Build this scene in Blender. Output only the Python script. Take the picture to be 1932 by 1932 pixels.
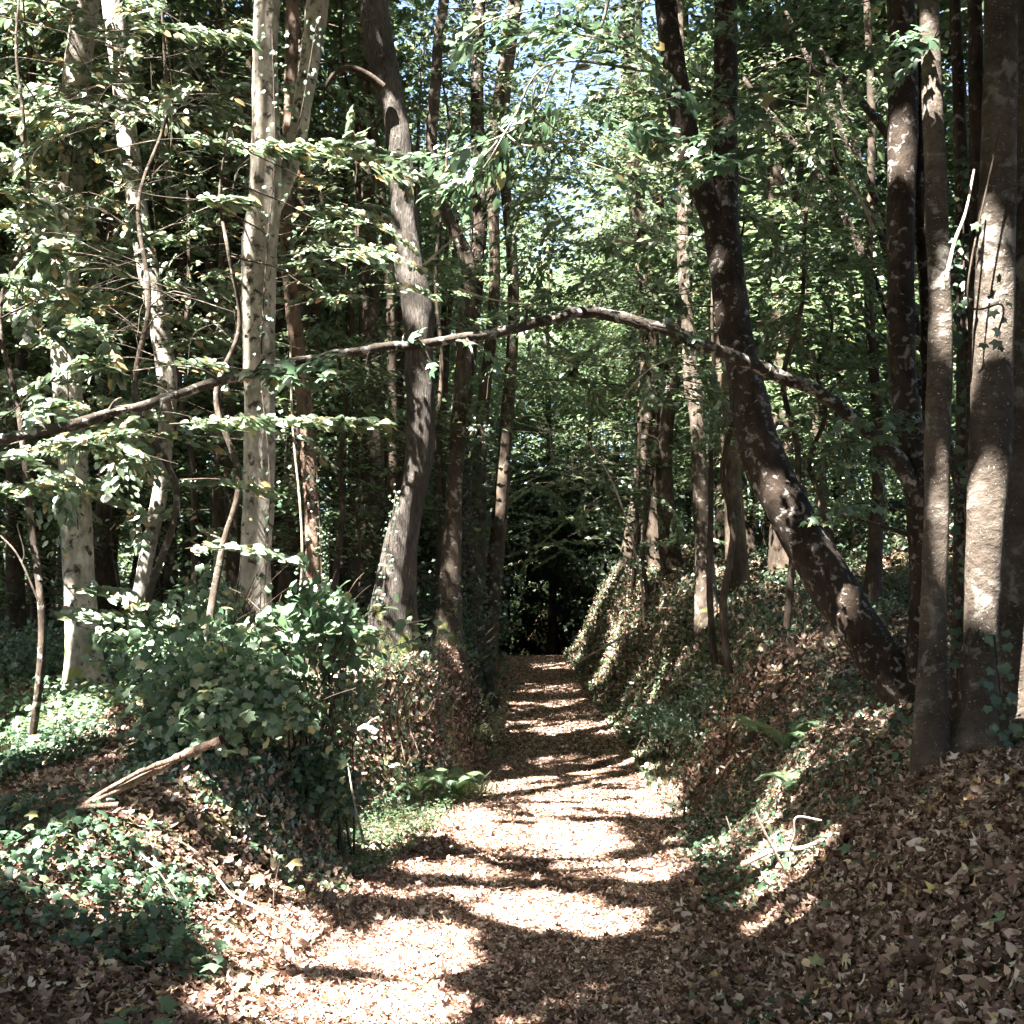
import bpy, math, random
import numpy as np
from mathutils import noise as mn, Vector

for o in list(bpy.data.objects): bpy.data.objects.remove(o)
C = bpy.context.scene.collection
sc = bpy.context.scene
R = math.radians

# ------------------------------------------------------------------ camera, light, exposure
F = 2071.6; CX = 966.0; CAMZ = 1.6; PITCH = R(6.65)
cam_d = bpy.data.cameras.new("camera"); cam = bpy.data.objects.new("camera", cam_d); C.objects.link(cam)
cam_d.lens_unit = 'FOV'; cam_d.angle = 2*math.atan(966/F)
cam.location = (0, 0, CAMZ); cam.rotation_euler = (math.pi/2+PITCH, 0, 0)
cam_d.clip_end = 1000; cam_d.clip_start = 0.05
sc.camera = cam
SUN = np.array([-0.36, -0.43, 0.83]); SUN /= np.linalg.norm(SUN)
ELEV = math.asin(SUN[2]); AZ = math.atan2(SUN[0], SUN[1])
w = bpy.data.worlds.new("World"); sc.world = w; w.use_nodes = True
nt = w.node_tree; bg = nt.nodes["Background"]
sky = nt.nodes.new("ShaderNodeTexSky"); sky.sky_type = 'NISHITA'; sky.sun_disc = False
sky.sun_elevation = ELEV; sky.sun_rotation = AZ; sky.air_density = 1.0; sky.dust_density = 3.0
nt.links.new(sky.outputs[0], bg.inputs[0]); bg.inputs[1].default_value = 0.05
sd = bpy.data.lights.new("sun", 'SUN'); sd.energy = 5.0; sd.angle = R(0.53); sd.color = (1.0, 0.955, 0.88)
so = bpy.data.objects.new("sun", sd); C.objects.link(so)
so.rotation_euler = Vector(SUN).to_track_quat('Z', 'Y').to_euler(); so.location = (-20, -10, 30)
sc.view_settings.view_transform = 'Standard'; sc.view_settings.look = 'None'
sc.view_settings.exposure = 3.9; sc.view_settings.gamma = 1.0; sc.view_settings.use_curve_mapping = False
cy = sc.cycles
cy.max_bounces = 6; cy.diffuse_bounces = 4; cy.glossy_bounces = 2; cy.transmission_bounces = 5
cy.use_denoising = True; cy.denoiser = 'OPENIMAGEDENOISE'; cy.denoising_prefilter = 'ACCURATE'
cy.use_adaptive_sampling = True; cy.adaptive_threshold = 0.02; cy.sample_clamp_indirect = 6.0
cy.caustics_reflective = False; cy.caustics_refractive = False

rng = np.random.default_rng(11); random.seed(11)
def U(px, py, d):
    """world point seen at (px, py) of the 1932 px wide picture, at world depth y = d"""
    a = (px-CX)/F; b = (CX-py)/F
    x = a; y = math.cos(PITCH)-b*math.sin(PITCH); z = math.sin(PITCH)+b*math.cos(PITCH)
    k = d/y
    return np.array([x*k, d, CAMZ+z*k])
def Wd(wpx, d): return wpx*d/F

# ------------------------------------------------------------------ terrain
YG = np.linspace(-30, 200, 2301)
def tab(ys, vs, s=6):
    v = np.interp(YG, ys, vs); k = np.exp(-0.5*(np.arange(-20, 21)/s)**2); k /= k.sum()
    v = np.convolve(np.pad(v, 20, mode='edge'), k, 'valid')
    return lambda y: np.interp(y, YG, v)
zp = tab([-30, 3, 4.8, 7, 9.3, 12, 16, 23, 30, 34, 42, 60, 200], [0, 0, .03, -.08, -.16, -.16, -.12, .34, 1.0, 1.15, .6, .6, 4], 8)
xl = tab([-30, 0, 3, 4.8, 5.6, 8, 9.3, 12, 16, 23, 32, 42, 60, 200], [-1.6, -1.5, -1.4, -1.25, -1.3, -1.08, -.80, -.6, -.3, -.19, -.09, -.3, -3, -10])
xr = tab([-30, 0, 3, 4.8, 7, 9.3, 12, 16, 23, 32, 42, 60, 200], [.8, .8, .8, .91, 1.2, 1.46, 1.7, 1.92, 1.82, 1.69, 1.5, -1, -8])
rzl = tab([-30, 3, 5, 7, 9.3, 11, 12.8, 16, 23, 32, 60, 200], [.3, .3, .34, .58, .9, 1.12, 1.42, 1.5, 1.95, 2.5, 3.6, 7])
wl = tab([-30, 4.8, 7, 9.3, 11, 16, 23, 200], [2, 1.6, 1.15, .55, .36, .36, .8, 1])
fl = tab([-30, 5, 7.5, 10, 11.4, 16, 25, 40, 60, 200], [.25, .3, .43, .68, .88, 1.35, 2.3, 3.3, 4, 9])
wr = tab([-30, 4.8, 6.5, 8, 12, 17, 25, 32, 200], [1.8, 1.7, 1.6, 1.7, 1.6, 1.5, 1.4, 1.6, 2])
Ar = tab([-30, 0, 4.8, 6.5, 8, 12, 17, 25, 32, 200], [.5, .6, 1.0, .92, 1.25, 1.6, 2.2, 2.7, 2.4, 2])
sr = tab([-30, 7, 17, 60, 200], [.15, .2, .32, .25, .1])
shelf = tab([-30, 6.5, 8.3, 9.2, 10.3, 11.4, 12.1, 16, 200], [0, 0, .1, .8, 1.15, 1.05, .2, .05, 0], 3)
ss = lambda t: (lambda q: q*q*(3-2*q))(np.clip(t, 0, 1))
_nd = [(rng.uniform(0, 6.28), rng.uniform(0, 6.28)) for _ in range(40)]
def fbm(x, y, f0, n=9, rough=.62):
    v = 0; a = 1
    for i in range(n):
        th, ph = _nd[i]; f = f0*1.55**i
        v = v+a*np.sin(f*(x*math.cos(th)+y*math.sin(th))+ph+1.3*np.sin(f*.6*(x*math.sin(th)-y*math.cos(th))+ph*2))
        a *= rough
    return v
def H(x, y):
    x = np.asarray(x, float); y = np.asarray(y, float)
    p = zp(y)
    tl = xl(y)-shelf(y)-x; W = wl(y); bk = ss(tl/W)
    r = ss((tl-W-.3)/2.2)
    zl = rzl(y)*(1-r)+fl(y)*r + .02*np.clip(tl-4, 0, 200)
    tr = x-xr(y); V = wr(y)
    out = np.clip(tr-V, 0, 300)
    zr = p+Ar(y)*ss(tr/V)+sr(y)*12*(1-np.exp(-out/12))*ss(tr/V)
    z = np.where(tl > 0, p*(1-bk)+zl*bk, np.where(tr > 0, zr, p))
    off = np.clip(np.maximum(tl, tr)/1.0, 0, 1)
    z = z+fbm(x, y, .9)*(.008+.045*off)+fbm(x+3, y+5, 2.6, 5)*.07*off*np.clip((y-14)/8, 0, 1)*np.clip((60-y)/20, 0, 1)+fbm(x+7, y-3, 9, 6, .7)*(.003+.008*off)
    ctr = (xl(y)+xr(y))/2
    z = z-.03*np.exp(-((x-ctr)/.8)**2)
    return z
def ground_hit(px, py):
    for d in np.arange(3.5, 70, .04):
        p = U(px, py, d)
        if p[2] <= H(p[0], p[1]): return p
    return U(px, py, 60)

# ------------------------------------------------------------------ object helpers
def link(o, parent=None):
    C.objects.link(o)
    if parent is not None: o.parent = parent
    return o
def tag(o, label=None, cat=None, group=None, kind=None):
    for k, v in (('label', label), ('category', cat), ('group', group), ('kind', kind)):
        if v: o[k] = v
    return o
def empty(name, loc, rz=0):
    o = bpy.data.objects.new(name, None); o.location = [float(v) for v in loc]; o.rotation_euler = (0, 0, rz)
    o.empty_display_size = .2; return link(o)
def mesh_np(name, V, Fq, mat, smooth=False):
    me = bpy.data.meshes.new(name); V = np.asarray(V, np.float32).reshape(-1, 3); Fq = np.asarray(Fq, np.int32)
    k = Fq.shape[1]
    me.vertices.add(len(V)); me.vertices.foreach_set("co", V.ravel())
    me.loops.add(Fq.size); me.loops.foreach_set("vertex_index", Fq.ravel())
    me.polygons.add(len(Fq)); me.polygons.foreach_set("loop_start", np.arange(0, Fq.size, k, dtype=np.int32))
    if smooth: me.polygons.foreach_set("use_smooth", np.ones(len(Fq), bool))
    me.update(calc_edges=True); me.materials.append(mat)
    return me
def obj(name, me, parent=None, loc=None):
    o = bpy.data.objects.new(name, me)
    if loc is not None: o.location = [float(v) for v in loc]
    return link(o, parent)
def nrm(a): return a/np.maximum(np.linalg.norm(a, axis=-1, keepdims=True), 1e-9)

class Tubes:
    def __init__(s): s.V = []; s.F = []; s.n = 0
    def add(s, pts, rad, sides=10, rough=0.0, fq=3.0, cap=True, seed=0, flute=0.0):
        pts = np.asarray(pts, float); rad = np.asarray(rad, float); n = len(pts)
        T = np.gradient(pts, axis=0); T = nrm(T)
        ref = np.array([0, 1, 0.]) if abs(T[n//2][1]) < .8 else np.array([1., 0, 0])
        A = nrm(np.cross(T, ref)); B = np.cross(T, A)
        an = np.linspace(0, 2*np.pi, sides, endpoint=False)
        ring = np.cos(an)[None, :, None]*A[:, None]+np.sin(an)[None, :, None]*B[:, None]
        rr = np.repeat(rad[:, None], sides, 1)
        if rough > 0:
            for i in range(n):
                for j in range(sides):
                    q = Vector(pts[i]*fq*.5+ring[i, j]*fq*.35+seed*3.1)
                    rr[i, j] *= 1+rough*(mn.noise(q)+.5*mn.noise(q*2.7)+.35*mn.noise(q*7))
        if flute: rr *= 1+flute*np.sin(an*5+seed)[None, :]*np.linspace(0, 1, n)[:, None]**4
        V = pts[:, None]+ring*rr[:, :, None]
        i = np.arange(n-1)[:, None]*sides; j = np.arange(sides)[None, :]; j2 = (j+1) % sides
        Fq = np.stack([i+j, i+j2, i+sides+j2, i+sides+j], -1).reshape(-1, 4)+s.n
        s.V.append(V.reshape(-1, 3)); s.F.append(Fq); s.n += n*sides
        if cap:
            for k, c in ((0, pts[0]), (n-1, pts[-1])):
                m = sides//2
                base = s.n-n*sides+k*sides if k == 0 else s.n-sides
                # end fan as quads onto a centre point
        return s
    def mesh(s, name, mat, origin=(0, 0, 0)):
        return mesh_np(name, np.concatenate(s.V)-np.array(origin), np.concatenate(s.F), mat, True)
def spline(P, n):
    """Catmull-Rom through rows of P"""
    P = np.asarray(P, float); Q = np.vstack([2*P[0]-P[1], P, 2*P[-1]-P[-2]])
    t = np.linspace(0, len(P)-1-1e-6, n); i = t.astype(int); u = (t-i)[:, None]
    a, b, c, d = Q[i], Q[i+1], Q[i+2], Q[i+3]
    return .5*((2*b)+(-a+c)*u+(2*a-5*b+4*c-d)*u**2+(-a+3*b-3*c+d)*u**3)

RH = (np.array([[-.5, 0, 0], [.02, .29, .07], [.5, 0, -.07], [.02, -.29, .07]]), np.array([[0, 1, 2, 3]]))
OV = (np.array([[-.5, 0, .0], [-.22, .27, .07], [.2, .24, .05], [.5, 0, -.08], [.2, -.24, .05], [-.22, -.27, .07], [0, 0, 0]]),
      np.array([[0, 1, 2, 6], [6, 2, 3, 4], [0, 6, 4, 5]]))
def lobed(Ls, Ns, droop=.08, curl=0.0):
    v = [(0, 0, .02)]; la = [0, 58, 122, -122, -58]; na = [29, 92, 180, -92, -29]
    for a, r in zip(la, Ls): v.append((r*math.cos(R(a)), r*math.sin(R(a)), -droop+curl*r*r*(1 if a >= 0 else -.6)))
    for a, r in zip(na, Ns): v.append((r*math.cos(R(a)), r*math.sin(R(a)), .0+curl*r*r))
    q = [[0, 10, 1, 6], [0, 6, 2, 7], [0, 7, 3, 8], [0, 8, 4, 9], [0, 9, 5, 10]]
    return np.array(v), np.array(q)
MP = lobed([.62, .55, .34, .34, .55], [.33, .30, .10, .30, .33])
IV = lobed([.58, .48, .36, .36, .48], [.38, .36, .12, .36, .38])
MPC = lobed([.62, .55, .34, .34, .55], [.33, .30, .10, .30, .33], .0, .9)
CR = (np.array([[-.5, -.18, .12], [-.1, -.3, -.02], [.35, -.22, .05], [.55, .02, .22], [.3, .25, .03], [-.15, .28, .1], [-.45, .12, .0], [0, 0, -.06]]),
      np.array([[0, 1, 7, 6], [1, 2, 3, 7], [7, 3, 4, 5], [6, 7, 5, 5]]))
CR = (CR[0], np.array([[0, 1, 7, 6], [1, 2, 3, 7], [7, 3, 4, 5]]))
BL = (np.array([[-.5, .02, 0], [0, .03, .04], [.5, 0, 0], [0, -.03, .04]]), np.array([[0, 1, 2, 3]]))
PN = (np.array([[0, .1, 0], [.5, .09, .02], [1, 0, -.05], [.5, -.09, .02], [0, -.1, 0]]), np.array([[0, 1, 3, 4], [1, 2, 3, 3]]))
PN = (np.array([[0, .12, 0], [.98, .02, -.06], [1, -.01, -.06], [0, -.12, 0]]), np.array([[0, 1, 2, 3]]))

class Leaves:
    """P centre, A long axis, N normal, S size"""
    def __init__(s): s.P = []; s.A = []; s.N = []; s.S = []
    def add(s, P, A, N, S): s.P.append(P); s.A.append(A); s.N.append(N); s.S.append(S); return s
    def cat(s):
        if len(s.P) == 0: return tuple(np.zeros((0, 3)) for _ in range(3))+(np.zeros(0),)
        return tuple(np.concatenate(q) for q in (s.P, s.A, s.N, s.S))
def leaf_mesh(name, data, tm, mat, origin=(0, 0, 0), squash=None):
    P, A, N, S = data; tv, tf = tm
    A = nrm(A); N = nrm(N-(N*A).sum(1, keepdims=True)*A); B = np.cross(N, A)
    bw = 1.0 if squash is None else squash[:, None, None]
    V = P[:, None]+S[:, None, None]*(tv[None, :, 0:1]*A[:, None]+bw*tv[None, :, 1:2]*B[:, None]+tv[None, :, 2:3]*N[:, None])
    k = len(tv); Fq = (np.arange(len(P))[:, None, None]*k+tf[None]).reshape(-1, tf.shape[1])
    return mesh_np(name, V.reshape(-1, 3)-np.array(origin), Fq, mat)
def sprays(cen, az, L, Wd_, n, size, rg, droop=.12, thick=.04, tilt=.35):
    """flat twiggy sprays of leaves: one row of cen/az/L per spray"""
    m = len(cen); u = rg.uniform(0, 1, (m, n))
    side = rg.choice([-1, 1], (m, n)); v = side*rg.uniform(.05, 1, (m, n))*Wd_*(1-.75*np.abs(u-.4))
    ca, sa = np.cos(az)[:, None], np.sin(az)[:, None]
    lx = (u-.3)*L[:, None]; ly = v*L[:, None]
    # leaves gather on side twiglets
    q = np.round(lx/(.16*L[:, None]))*(.16*L[:, None]); lx = q+np.abs(ly)*.6+(lx-q)*.45
    P = np.empty((m, n, 3))
    P[..., 0] = cen[:, 0:1]+lx*ca-ly*sa; P[..., 1] = cen[:, 1:2]+lx*sa+ly*ca
    P[..., 2] = cen[:, 2:3]-droop*L[:, None]*(u**2)-.15*np.abs(ly)+rg.normal(0, 1, (m, n))*thick*L[:, None]
    a2 = az[:, None]+side*rg.uniform(.3, 1.1, (m, n))
    A = np.stack([np.cos(a2), np.sin(a2), rg.normal(-.22, .22, (m, n))], -1)
    N = np.stack([rg.normal(0, tilt, (m, n)), rg.normal(0, tilt, (m, n)), np.ones((m, n))], -1)
    S = size*rg.uniform(.6, 1.25, (m, n))
    return P.reshape(-1, 3), nrm(A.reshape(-1, 3)), nrm(N.reshape(-1, 3)), S.ravel()

# ------------------------------------------------------------------ materials
def newmat(name):
    m = bpy.data.materials.new(name); m.use_nodes = True; n = m.node_tree.nodes; n.clear(); return m, n, m.node_tree.links
def ramp(n, stops):
    r = n.new("ShaderNodeValToRGB"); e = r.color_ramp.elements
    while len(e) < len(stops): e.new(.5)
    for el, (p, c) in zip(e, stops): el.position = p; el.color = (*c, 1) if len(c) == 3 else c
    return r
def leaf_mat(name, cols, trans=.45, tmul=1.6, rough=.5, gloss=.06, val=1.45):
    m, n, l = newmat(name)
    g = n.new("ShaderNodeNewGeometry"); r = ramp(n, cols); l.new(g.outputs["Random Per Island"], r.inputs[0])
    tc = n.new("ShaderNodeTexCoord"); ns = n.new("ShaderNodeTexNoise"); ns.inputs["Scale"].default_value = 30
    l.new(tc.outputs["Object"], ns.inputs["Vector"])
    mm = n.new("ShaderNodeMix"); mm.data_type = 'RGBA'; mm.blend_type = 'MULTIPLY'; mm.inputs[0].default_value = .5
    l.new(r.outputs[0], mm.inputs[6]); l.new(ns.outputs["Color"], mm.inputs[7])
    hs = n.new("ShaderNodeHueSaturation"); hs.inputs["Value"].default_value = val; hs.inputs["Saturation"].default_value = .84
    l.new(mm.outputs[2], hs.inputs["Color"])
    d = n.new("ShaderNodeBsdfDiffuse"); l.new(hs.outputs[0], d.inputs[0])
    t = n.new("ShaderNodeBsdfTranslucent"); h2 = n.new("ShaderNodeHueSaturation"); h2.inputs["Value"].default_value = tmul
    h2.inputs["Hue"].default_value = .488
    l.new(hs.outputs[0], h2.inputs["Color"]); l.new(h2.outputs[0], t.inputs[0])
    mx = n.new("ShaderNodeMixShader"); mx.inputs[0].default_value = trans
    l.new(d.outputs[0], mx.inputs[1]); l.new(t.outputs[0], mx.inputs[2])
    gl = n.new("ShaderNodeBsdfAnisotropic"); gl.inputs["Roughness"].default_value = rough
    m2 = n.new("ShaderNodeMixShader"); m2.inputs[0].default_value = gloss
    l.new(mx.outputs[0], m2.inputs[1]); l.new(gl.outputs[0], m2.inputs[2])
    o = n.new("ShaderNodeOutputMaterial"); l.new(m2.outputs[0], o.inputs[0]); return m
G = lambda a, b, c: (a, b, c)
M_beech = leaf_mat("beech_leaf", [(0, G(.065, .12, .055)), (.5, G(.13, .20, .105)), (.84, G(.18, .25, .14)), (.90, G(.36, .30, .09)), (.97, G(.40, .24, .07)), (1, G(.30, .13, .05))], .45, 1.7, .38, .13)
M_green = leaf_mat("maple_leaf", [(0, G(.05, .105, .05)), (.6, G(.075, .16, .075)), (.94, G(.11, .19, .08)), (1, G(.38, .30, .09))], .4, 1.6, .38, .13)
M_can = leaf_mat("canopy_leaf", [(0, G(.045, .08, .035)), (.6, G(.068, .118, .048)), (.93, G(.11, .165, .065)), (1, G(.26, .22, .08))], .38, 1.5)
M_far = leaf_mat("woodland_leaf", [(0, G(.06, .10, .045)), (.5, G(.09, .15, .06)), (.92, G(.14, .205, .085)), (1, G(.30, .26, .1))], .45, 1.75)
M_ivy = leaf_mat("ivy_leaf", [(0, G(.03, .07, .035)), (.6, G(.05, .11, .055)), (.9, G(.09, .16, .08)), (1, G(.2, .2, .08))], .2, 1.5, .45, .05)
M_bush = leaf_mat("bush_leaf", [(0, G(.05, .11, .055)), (.5, G(.09, .175, .08)), (.9, G(.15, .23, .12)), (1, G(.35, .33, .12))], .35, 1.5, .42, .07)
M_fern = leaf_mat("fern_leaf", [(0, G(.07, .15, .06)), (.8, G(.11, .20, .08)), (1, G(.25, .24, .1))], .4, 1.6)
M_grass = leaf_mat("grass_blade", [(0, G(.12, .17, .07)), (.8, G(.22, .25, .12)), (1, G(.40, .36, .2))], .35, 1.5)
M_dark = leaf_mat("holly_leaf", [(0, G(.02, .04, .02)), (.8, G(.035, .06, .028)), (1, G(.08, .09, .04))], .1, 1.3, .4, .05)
LC = [(0, G(.06, .028, .017)), (.35, G(.135, .068, .042)), (.65, G(.23, .135, .088)), (.85, G(.38, .27, .19)), (.95, G(.58, .48, .39)), (.985, G(.50, .34, .09)), (1, G(.12, .19, .07))]
M_lit = leaf_mat("dead_leaf", LC, .12, 1.2, .55, .04, 1.9)
LCP = [(0, G(.07, .035, .022)), (.3, G(.17, .092, .06)), (.7, G(.29, .18, .125)), (.93, G(.44, .31, .23)), (1, G(.6, .48, .37))]
M_crumb = leaf_mat("crumbled_leaf", LCP, .05, 1.2, .6, .02, 2.5)

def bark_mat(name, c1, c2, lich=(.42, .40, .36), lt=.62, ls=5.0, dots=0.0, ribs=0.0, bump=.5, moss=0.0, mossh=1.0, hor=False, hi=.08):
    m, n, l = newmat(name)
    tc = n.new("ShaderNodeTexCoord"); mp = n.new("ShaderNodeMapping")
    mp.inputs["Scale"].default_value = (1, 1, 1.2) if hor else (1, 1, .16 if ribs else .5)
    l.new(tc.outputs["Object"], mp.inputs[0])
    n1 = n.new("ShaderNodeTexNoise"); n1.inputs["Scale"].default_value = 55 if ribs else 14; n1.inputs["Detail"].default_value = 8; n1.inputs["Roughness"].default_value = .65
    l.new(mp.outputs[0], n1.inputs["Vector"])
    r1 = ramp(n, [(.3, c1), (.7, c2)]); l.new(n1.outputs[0], r1.inputs[0])
    n2 = n.new("ShaderNodeTexNoise"); n2.inputs["Scale"].default_value = ls; n2.inputs["Detail"].default_value = 7; n2.inputs["Roughness"].default_value = .6
    n2.inputs["Distortion"].default_value = .4
    l.new(tc.outputs["Object"], n2.inputs["Vector"])
    r2 = ramp(n, [(lt-.01, (0, 0, 0)), (lt+.07, (1, 1, 1))]); l.new(n2.outputs[0], r2.inputs[0])
    nb = n.new("ShaderNodeTexNoise"); nb.inputs["Scale"].default_value = 2.3; nb.inputs["Detail"].default_value = 5; l.new(tc.outputs["Object"], nb.inputs["Vector"])
    rb = ramp(n, [(.35, (.5, .48, .45)), (.65, (1.25, 1.22, 1.18))]); l.new(nb.outputs[0], rb.inputs[0])
    mb = n.new("ShaderNodeMix"); mb.data_type = 'RGBA'; mb.blend_type = 'MULTIPLY'; mb.inputs[0].default_value = 1; l.new(r1.outputs[0], mb.inputs[6]); l.new(rb.outputs[0], mb.inputs[7])
    mx = n.new("ShaderNodeMix"); mx.data_type = 'RGBA'; l.new(r2.outputs[0], mx.inputs[0]); l.new(mb.outputs[2], mx.inputs[6]); mx.inputs[7].default_value = (*lich, 1)
    last = mx.outputs[2]
    if dots:
        v = n.new("ShaderNodeTexVoronoi"); v.inputs["Scale"].default_value = 34; v.inputs["Randomness"].default_value = 1
        nn = n.new("ShaderNodeTexNoise"); nn.inputs["Scale"].default_value = 22
        ad = n.new("ShaderNodeMix"); ad.data_type = 'RGBA'; ad.inputs[0].default_value = .12
        l.new(tc.outputs["Object"], nn.inputs["Vector"]); l.new(tc.outputs["Object"], ad.inputs[6]); l.new(nn.outputs["Color"], ad.inputs[7])
        l.new(ad.outputs[2], v.inputs["Vector"])
        n3 = n.new("ShaderNodeTexNoise"); n3.inputs["Scale"].default_value = 7; l.new(tc.outputs["Object"], n3.inputs["Vector"])
        ma = n.new("ShaderNodeMath"); ma.operation = 'MULTIPLY'; l.new(n3.outputs[0], ma.inputs[0]); ma.inputs[1].default_value = dots
        lt_ = n.new("ShaderNodeMath"); lt_.operation = 'LESS_THAN'; l.new(v.outputs["Distance"], lt_.inputs[0]); l.new(ma.outputs[0], lt_.inputs[1])
        m3 = n.new("ShaderNodeMix"); m3.data_type = 'RGBA'; l.new(lt_.outputs[0], m3.inputs[0]); l.new(last, m3.inputs[6]); m3.inputs[7].default_value = (.36, .33, .28, 1)
        last = m3.outputs[2]
    if moss:
        sx = n.new("ShaderNodeSeparateXYZ"); l.new(tc.outputs["Object"], sx.inputs[0])
        mr = n.new("ShaderNodeMapRange"); mr.inputs[1].default_value = 0; mr.inputs[2].default_value = mossh; mr.inputs[3].default_value = moss; mr.inputs[4].default_value = 0
        l.new(sx.outputs[2], mr.inputs[0])
        n4 = n.new("ShaderNodeTexNoise"); n4.inputs["Scale"].default_value = 6; n4.inputs["Detail"].default_value = 6; l.new(tc.outputs["Object"], n4.inputs["Vector"])
        a4 = n.new("ShaderNodeMath"); a4.operation = 'ADD'; l.new(n4.outputs[0], a4.inputs[0]); l.new(mr.outputs[0], a4.inputs[1])
        r4 = ramp(n, [(.72, (0, 0, 0)), (.85, (1, 1, 1))]); l.new(a4.outputs[0], r4.inputs[0])
        m4 = n.new("ShaderNodeMix"); m4.data_type = 'RGBA'; l.new(r4.outputs[0], m4.inputs[0]); l.new(last, m4.inputs[6]); m4.inputs[7].default_value = (.17, .19, .055, 1)
        last = m4.outputs[2]
    p = n.new("ShaderNodeBsdfPrincipled"); p.inputs["Roughness"].default_value = .85; p.inputs["Specular IOR Level"].default_value = .2
    l.new(last, p.inputs["Base Color"])
    b = n.new("ShaderNodeBump"); b.inputs["Strength"].default_value = bump; b.inputs["Distance"].default_value = .045
    l.new(n1.outputs[0], b.inputs["Height"])
    b2 = n.new("ShaderNodeBump"); b2.inputs["Strength"].default_value = .6; b2.inputs["Distance"].default_value = .01
    l.new(r2.outputs[0], b2.inputs["Height"]); l.new(b.outputs[0], b2.inputs["Normal"]); l.new(b2.outputs[0], p.inputs["Normal"])
    o = n.new("ShaderNodeOutputMaterial"); l.new(p.outputs[0], o.inputs[0]); return m
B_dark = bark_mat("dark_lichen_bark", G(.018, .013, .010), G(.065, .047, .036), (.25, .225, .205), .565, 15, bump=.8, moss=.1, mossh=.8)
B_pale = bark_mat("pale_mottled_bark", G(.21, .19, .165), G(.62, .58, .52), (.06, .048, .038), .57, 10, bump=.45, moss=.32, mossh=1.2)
B_rib = bark_mat("ridged_bark", G(.035, .030, .027), G(.17, .152, .138), (.28, .265, .245), .62, 5, ribs=1, bump=1.0, moss=.30, mossh=1.2)
B_dot = bark_mat("speckled_smooth_bark", G(.06, .048, .039), G(.13, .108, .09), (.21, .19, .165), .56, 6, dots=.29, hor=True, bump=.75, moss=.08, mossh=.7)
B_bg = bark_mat("woodland_bark", G(.035, .026, .02), G(.11, .085, .065), (.22, .19, .16), .62, 4, bump=.5)
B_mid = bark_mat("grey_woodland_bark", G(.04, .03, .024), G(.13, .105, .085), (.34, .31, .26), .57, 8, bump=.7, moss=.2)
B_red = bark_mat("flaking_bark", G(.10, .065, .048), G(.25, .18, .14), (.05, .035, .028), .56, 8, bump=.7)
B_arch = bark_mat("lichened_branch_bark", G(.03, .025, .02), G(.10, .085, .07), (.48, .45, .41), .535, 12, bump=.7)
B_dead = bark_mat("bleached_dead_wood", G(.30, .25, .20), G(.55, .49, .42), (.22, .17, .13), .66, 9, ribs=1, bump=.7)
B_log = bark_mat("weathered_log_wood", G(.10, .06, .045), G(.42, .31, .25), (.5, .42, .36), .66, 8, ribs=1, bump=.9)

def ground_mat(name, cols, moss=.0, sc1=30):
    m, n, l = newmat(name)
    tc = n.new("ShaderNodeTexCoord")
    v = n.new("ShaderNodeTexVoronoi"); v.inputs["Scale"].default_value = sc1
    ns = n.new("ShaderNodeTexNoise"); ns.inputs["Scale"].default_value = 14; ns.inputs["Detail"].default_value = 6
    l.new(tc.outputs["Object"], ns.inputs["Vector"])
    mxv = n.new("ShaderNodeMix"); mxv.data_type = 'RGBA'; mxv.inputs[0].default_value = .12
    l.new(tc.outputs["Object"], mxv.inputs[6]); l.new(ns.outputs["Color"], mxv.inputs[7]); l.new(mxv.outputs[2], v.inputs["Vector"])
    sx = n.new("ShaderNodeSeparateColor"); l.new(v.outputs["Color"], sx.inputs[0])
    r = ramp(n, cols); l.new(sx.outputs[0], r.inputs[0])
    n2 = n.new("ShaderNodeTexNoise"); n2.inputs["Scale"].default_value = 1.3; n2.inputs["Detail"].default_value = 8; l.new(tc.outputs["Object"], n2.inputs["Vector"])
    r2 = ramp(n, [(.35, (.55, .55, .55)), (.65, (1.1, 1.1, 1.1))]); l.new(n2.outputs[0], r2.inputs[0])
    mm = n.new("ShaderNodeMix"); mm.data_type = 'RGBA'; mm.blend_type = 'MULTIPLY'; mm.inputs[0].default_value = 1
    l.new(r.outputs[0], mm.inputs[6]); l.new(r2.outputs[0], mm.inputs[7]); last = mm.outputs[2]
    if moss:
        r3 = ramp(n, [(.5, (0, 0, 0)), (.62, (moss, moss, moss))]); n3 = n.new("ShaderNodeTexNoise"); n3.inputs["Scale"].default_value = .9; n3.inputs["Detail"].default_value = 9
        l.new(tc.outputs["Object"], n3.inputs["Vector"]); l.new(n3.outputs[0], r3.inputs[0])
        m3 = n.new("ShaderNodeMix"); m3.data_type = 'RGBA'; l.new(r3.outputs[0], m3.inputs[0]); l.new(last, m3.inputs[6]); m3.inputs[7].default_value = (.05, .085, .03, 1); last = m3.outputs[2]
    p = n.new("ShaderNodeBsdfPrincipled"); p.inputs["Roughness"].default_value = .9; p.inputs["Specular IOR Level"].default_value = .15
    l.new(last, p.inputs["Base Color"])
    b = n.new("ShaderNodeBump"); b.inputs["Strength"].default_value = .8; b.inputs["Distance"].default_value = .02
    l.new(v.outputs["Distance"], b.inputs["Height"]); l.new(b.outputs[0], p.inputs["Normal"])
    o = n.new("ShaderNodeOutputMaterial"); l.new(p.outputs[0], o.inputs[0]); return m
M_floor = ground_mat("woodland_floor", [(0, G(.035, .02, .013)), (.5, G(.09, .052, .034)), (.85, G(.18, .11, .075)), (1, G(.30, .2, .14))], .7)
M_path = ground_mat("path_litter", [(0, G(.06, .032, .021)), (.5, G(.12, .068, .045)), (.85, G(.2, .125, .085)), (1, G(.32, .22, .16))], 0, 45)

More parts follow.
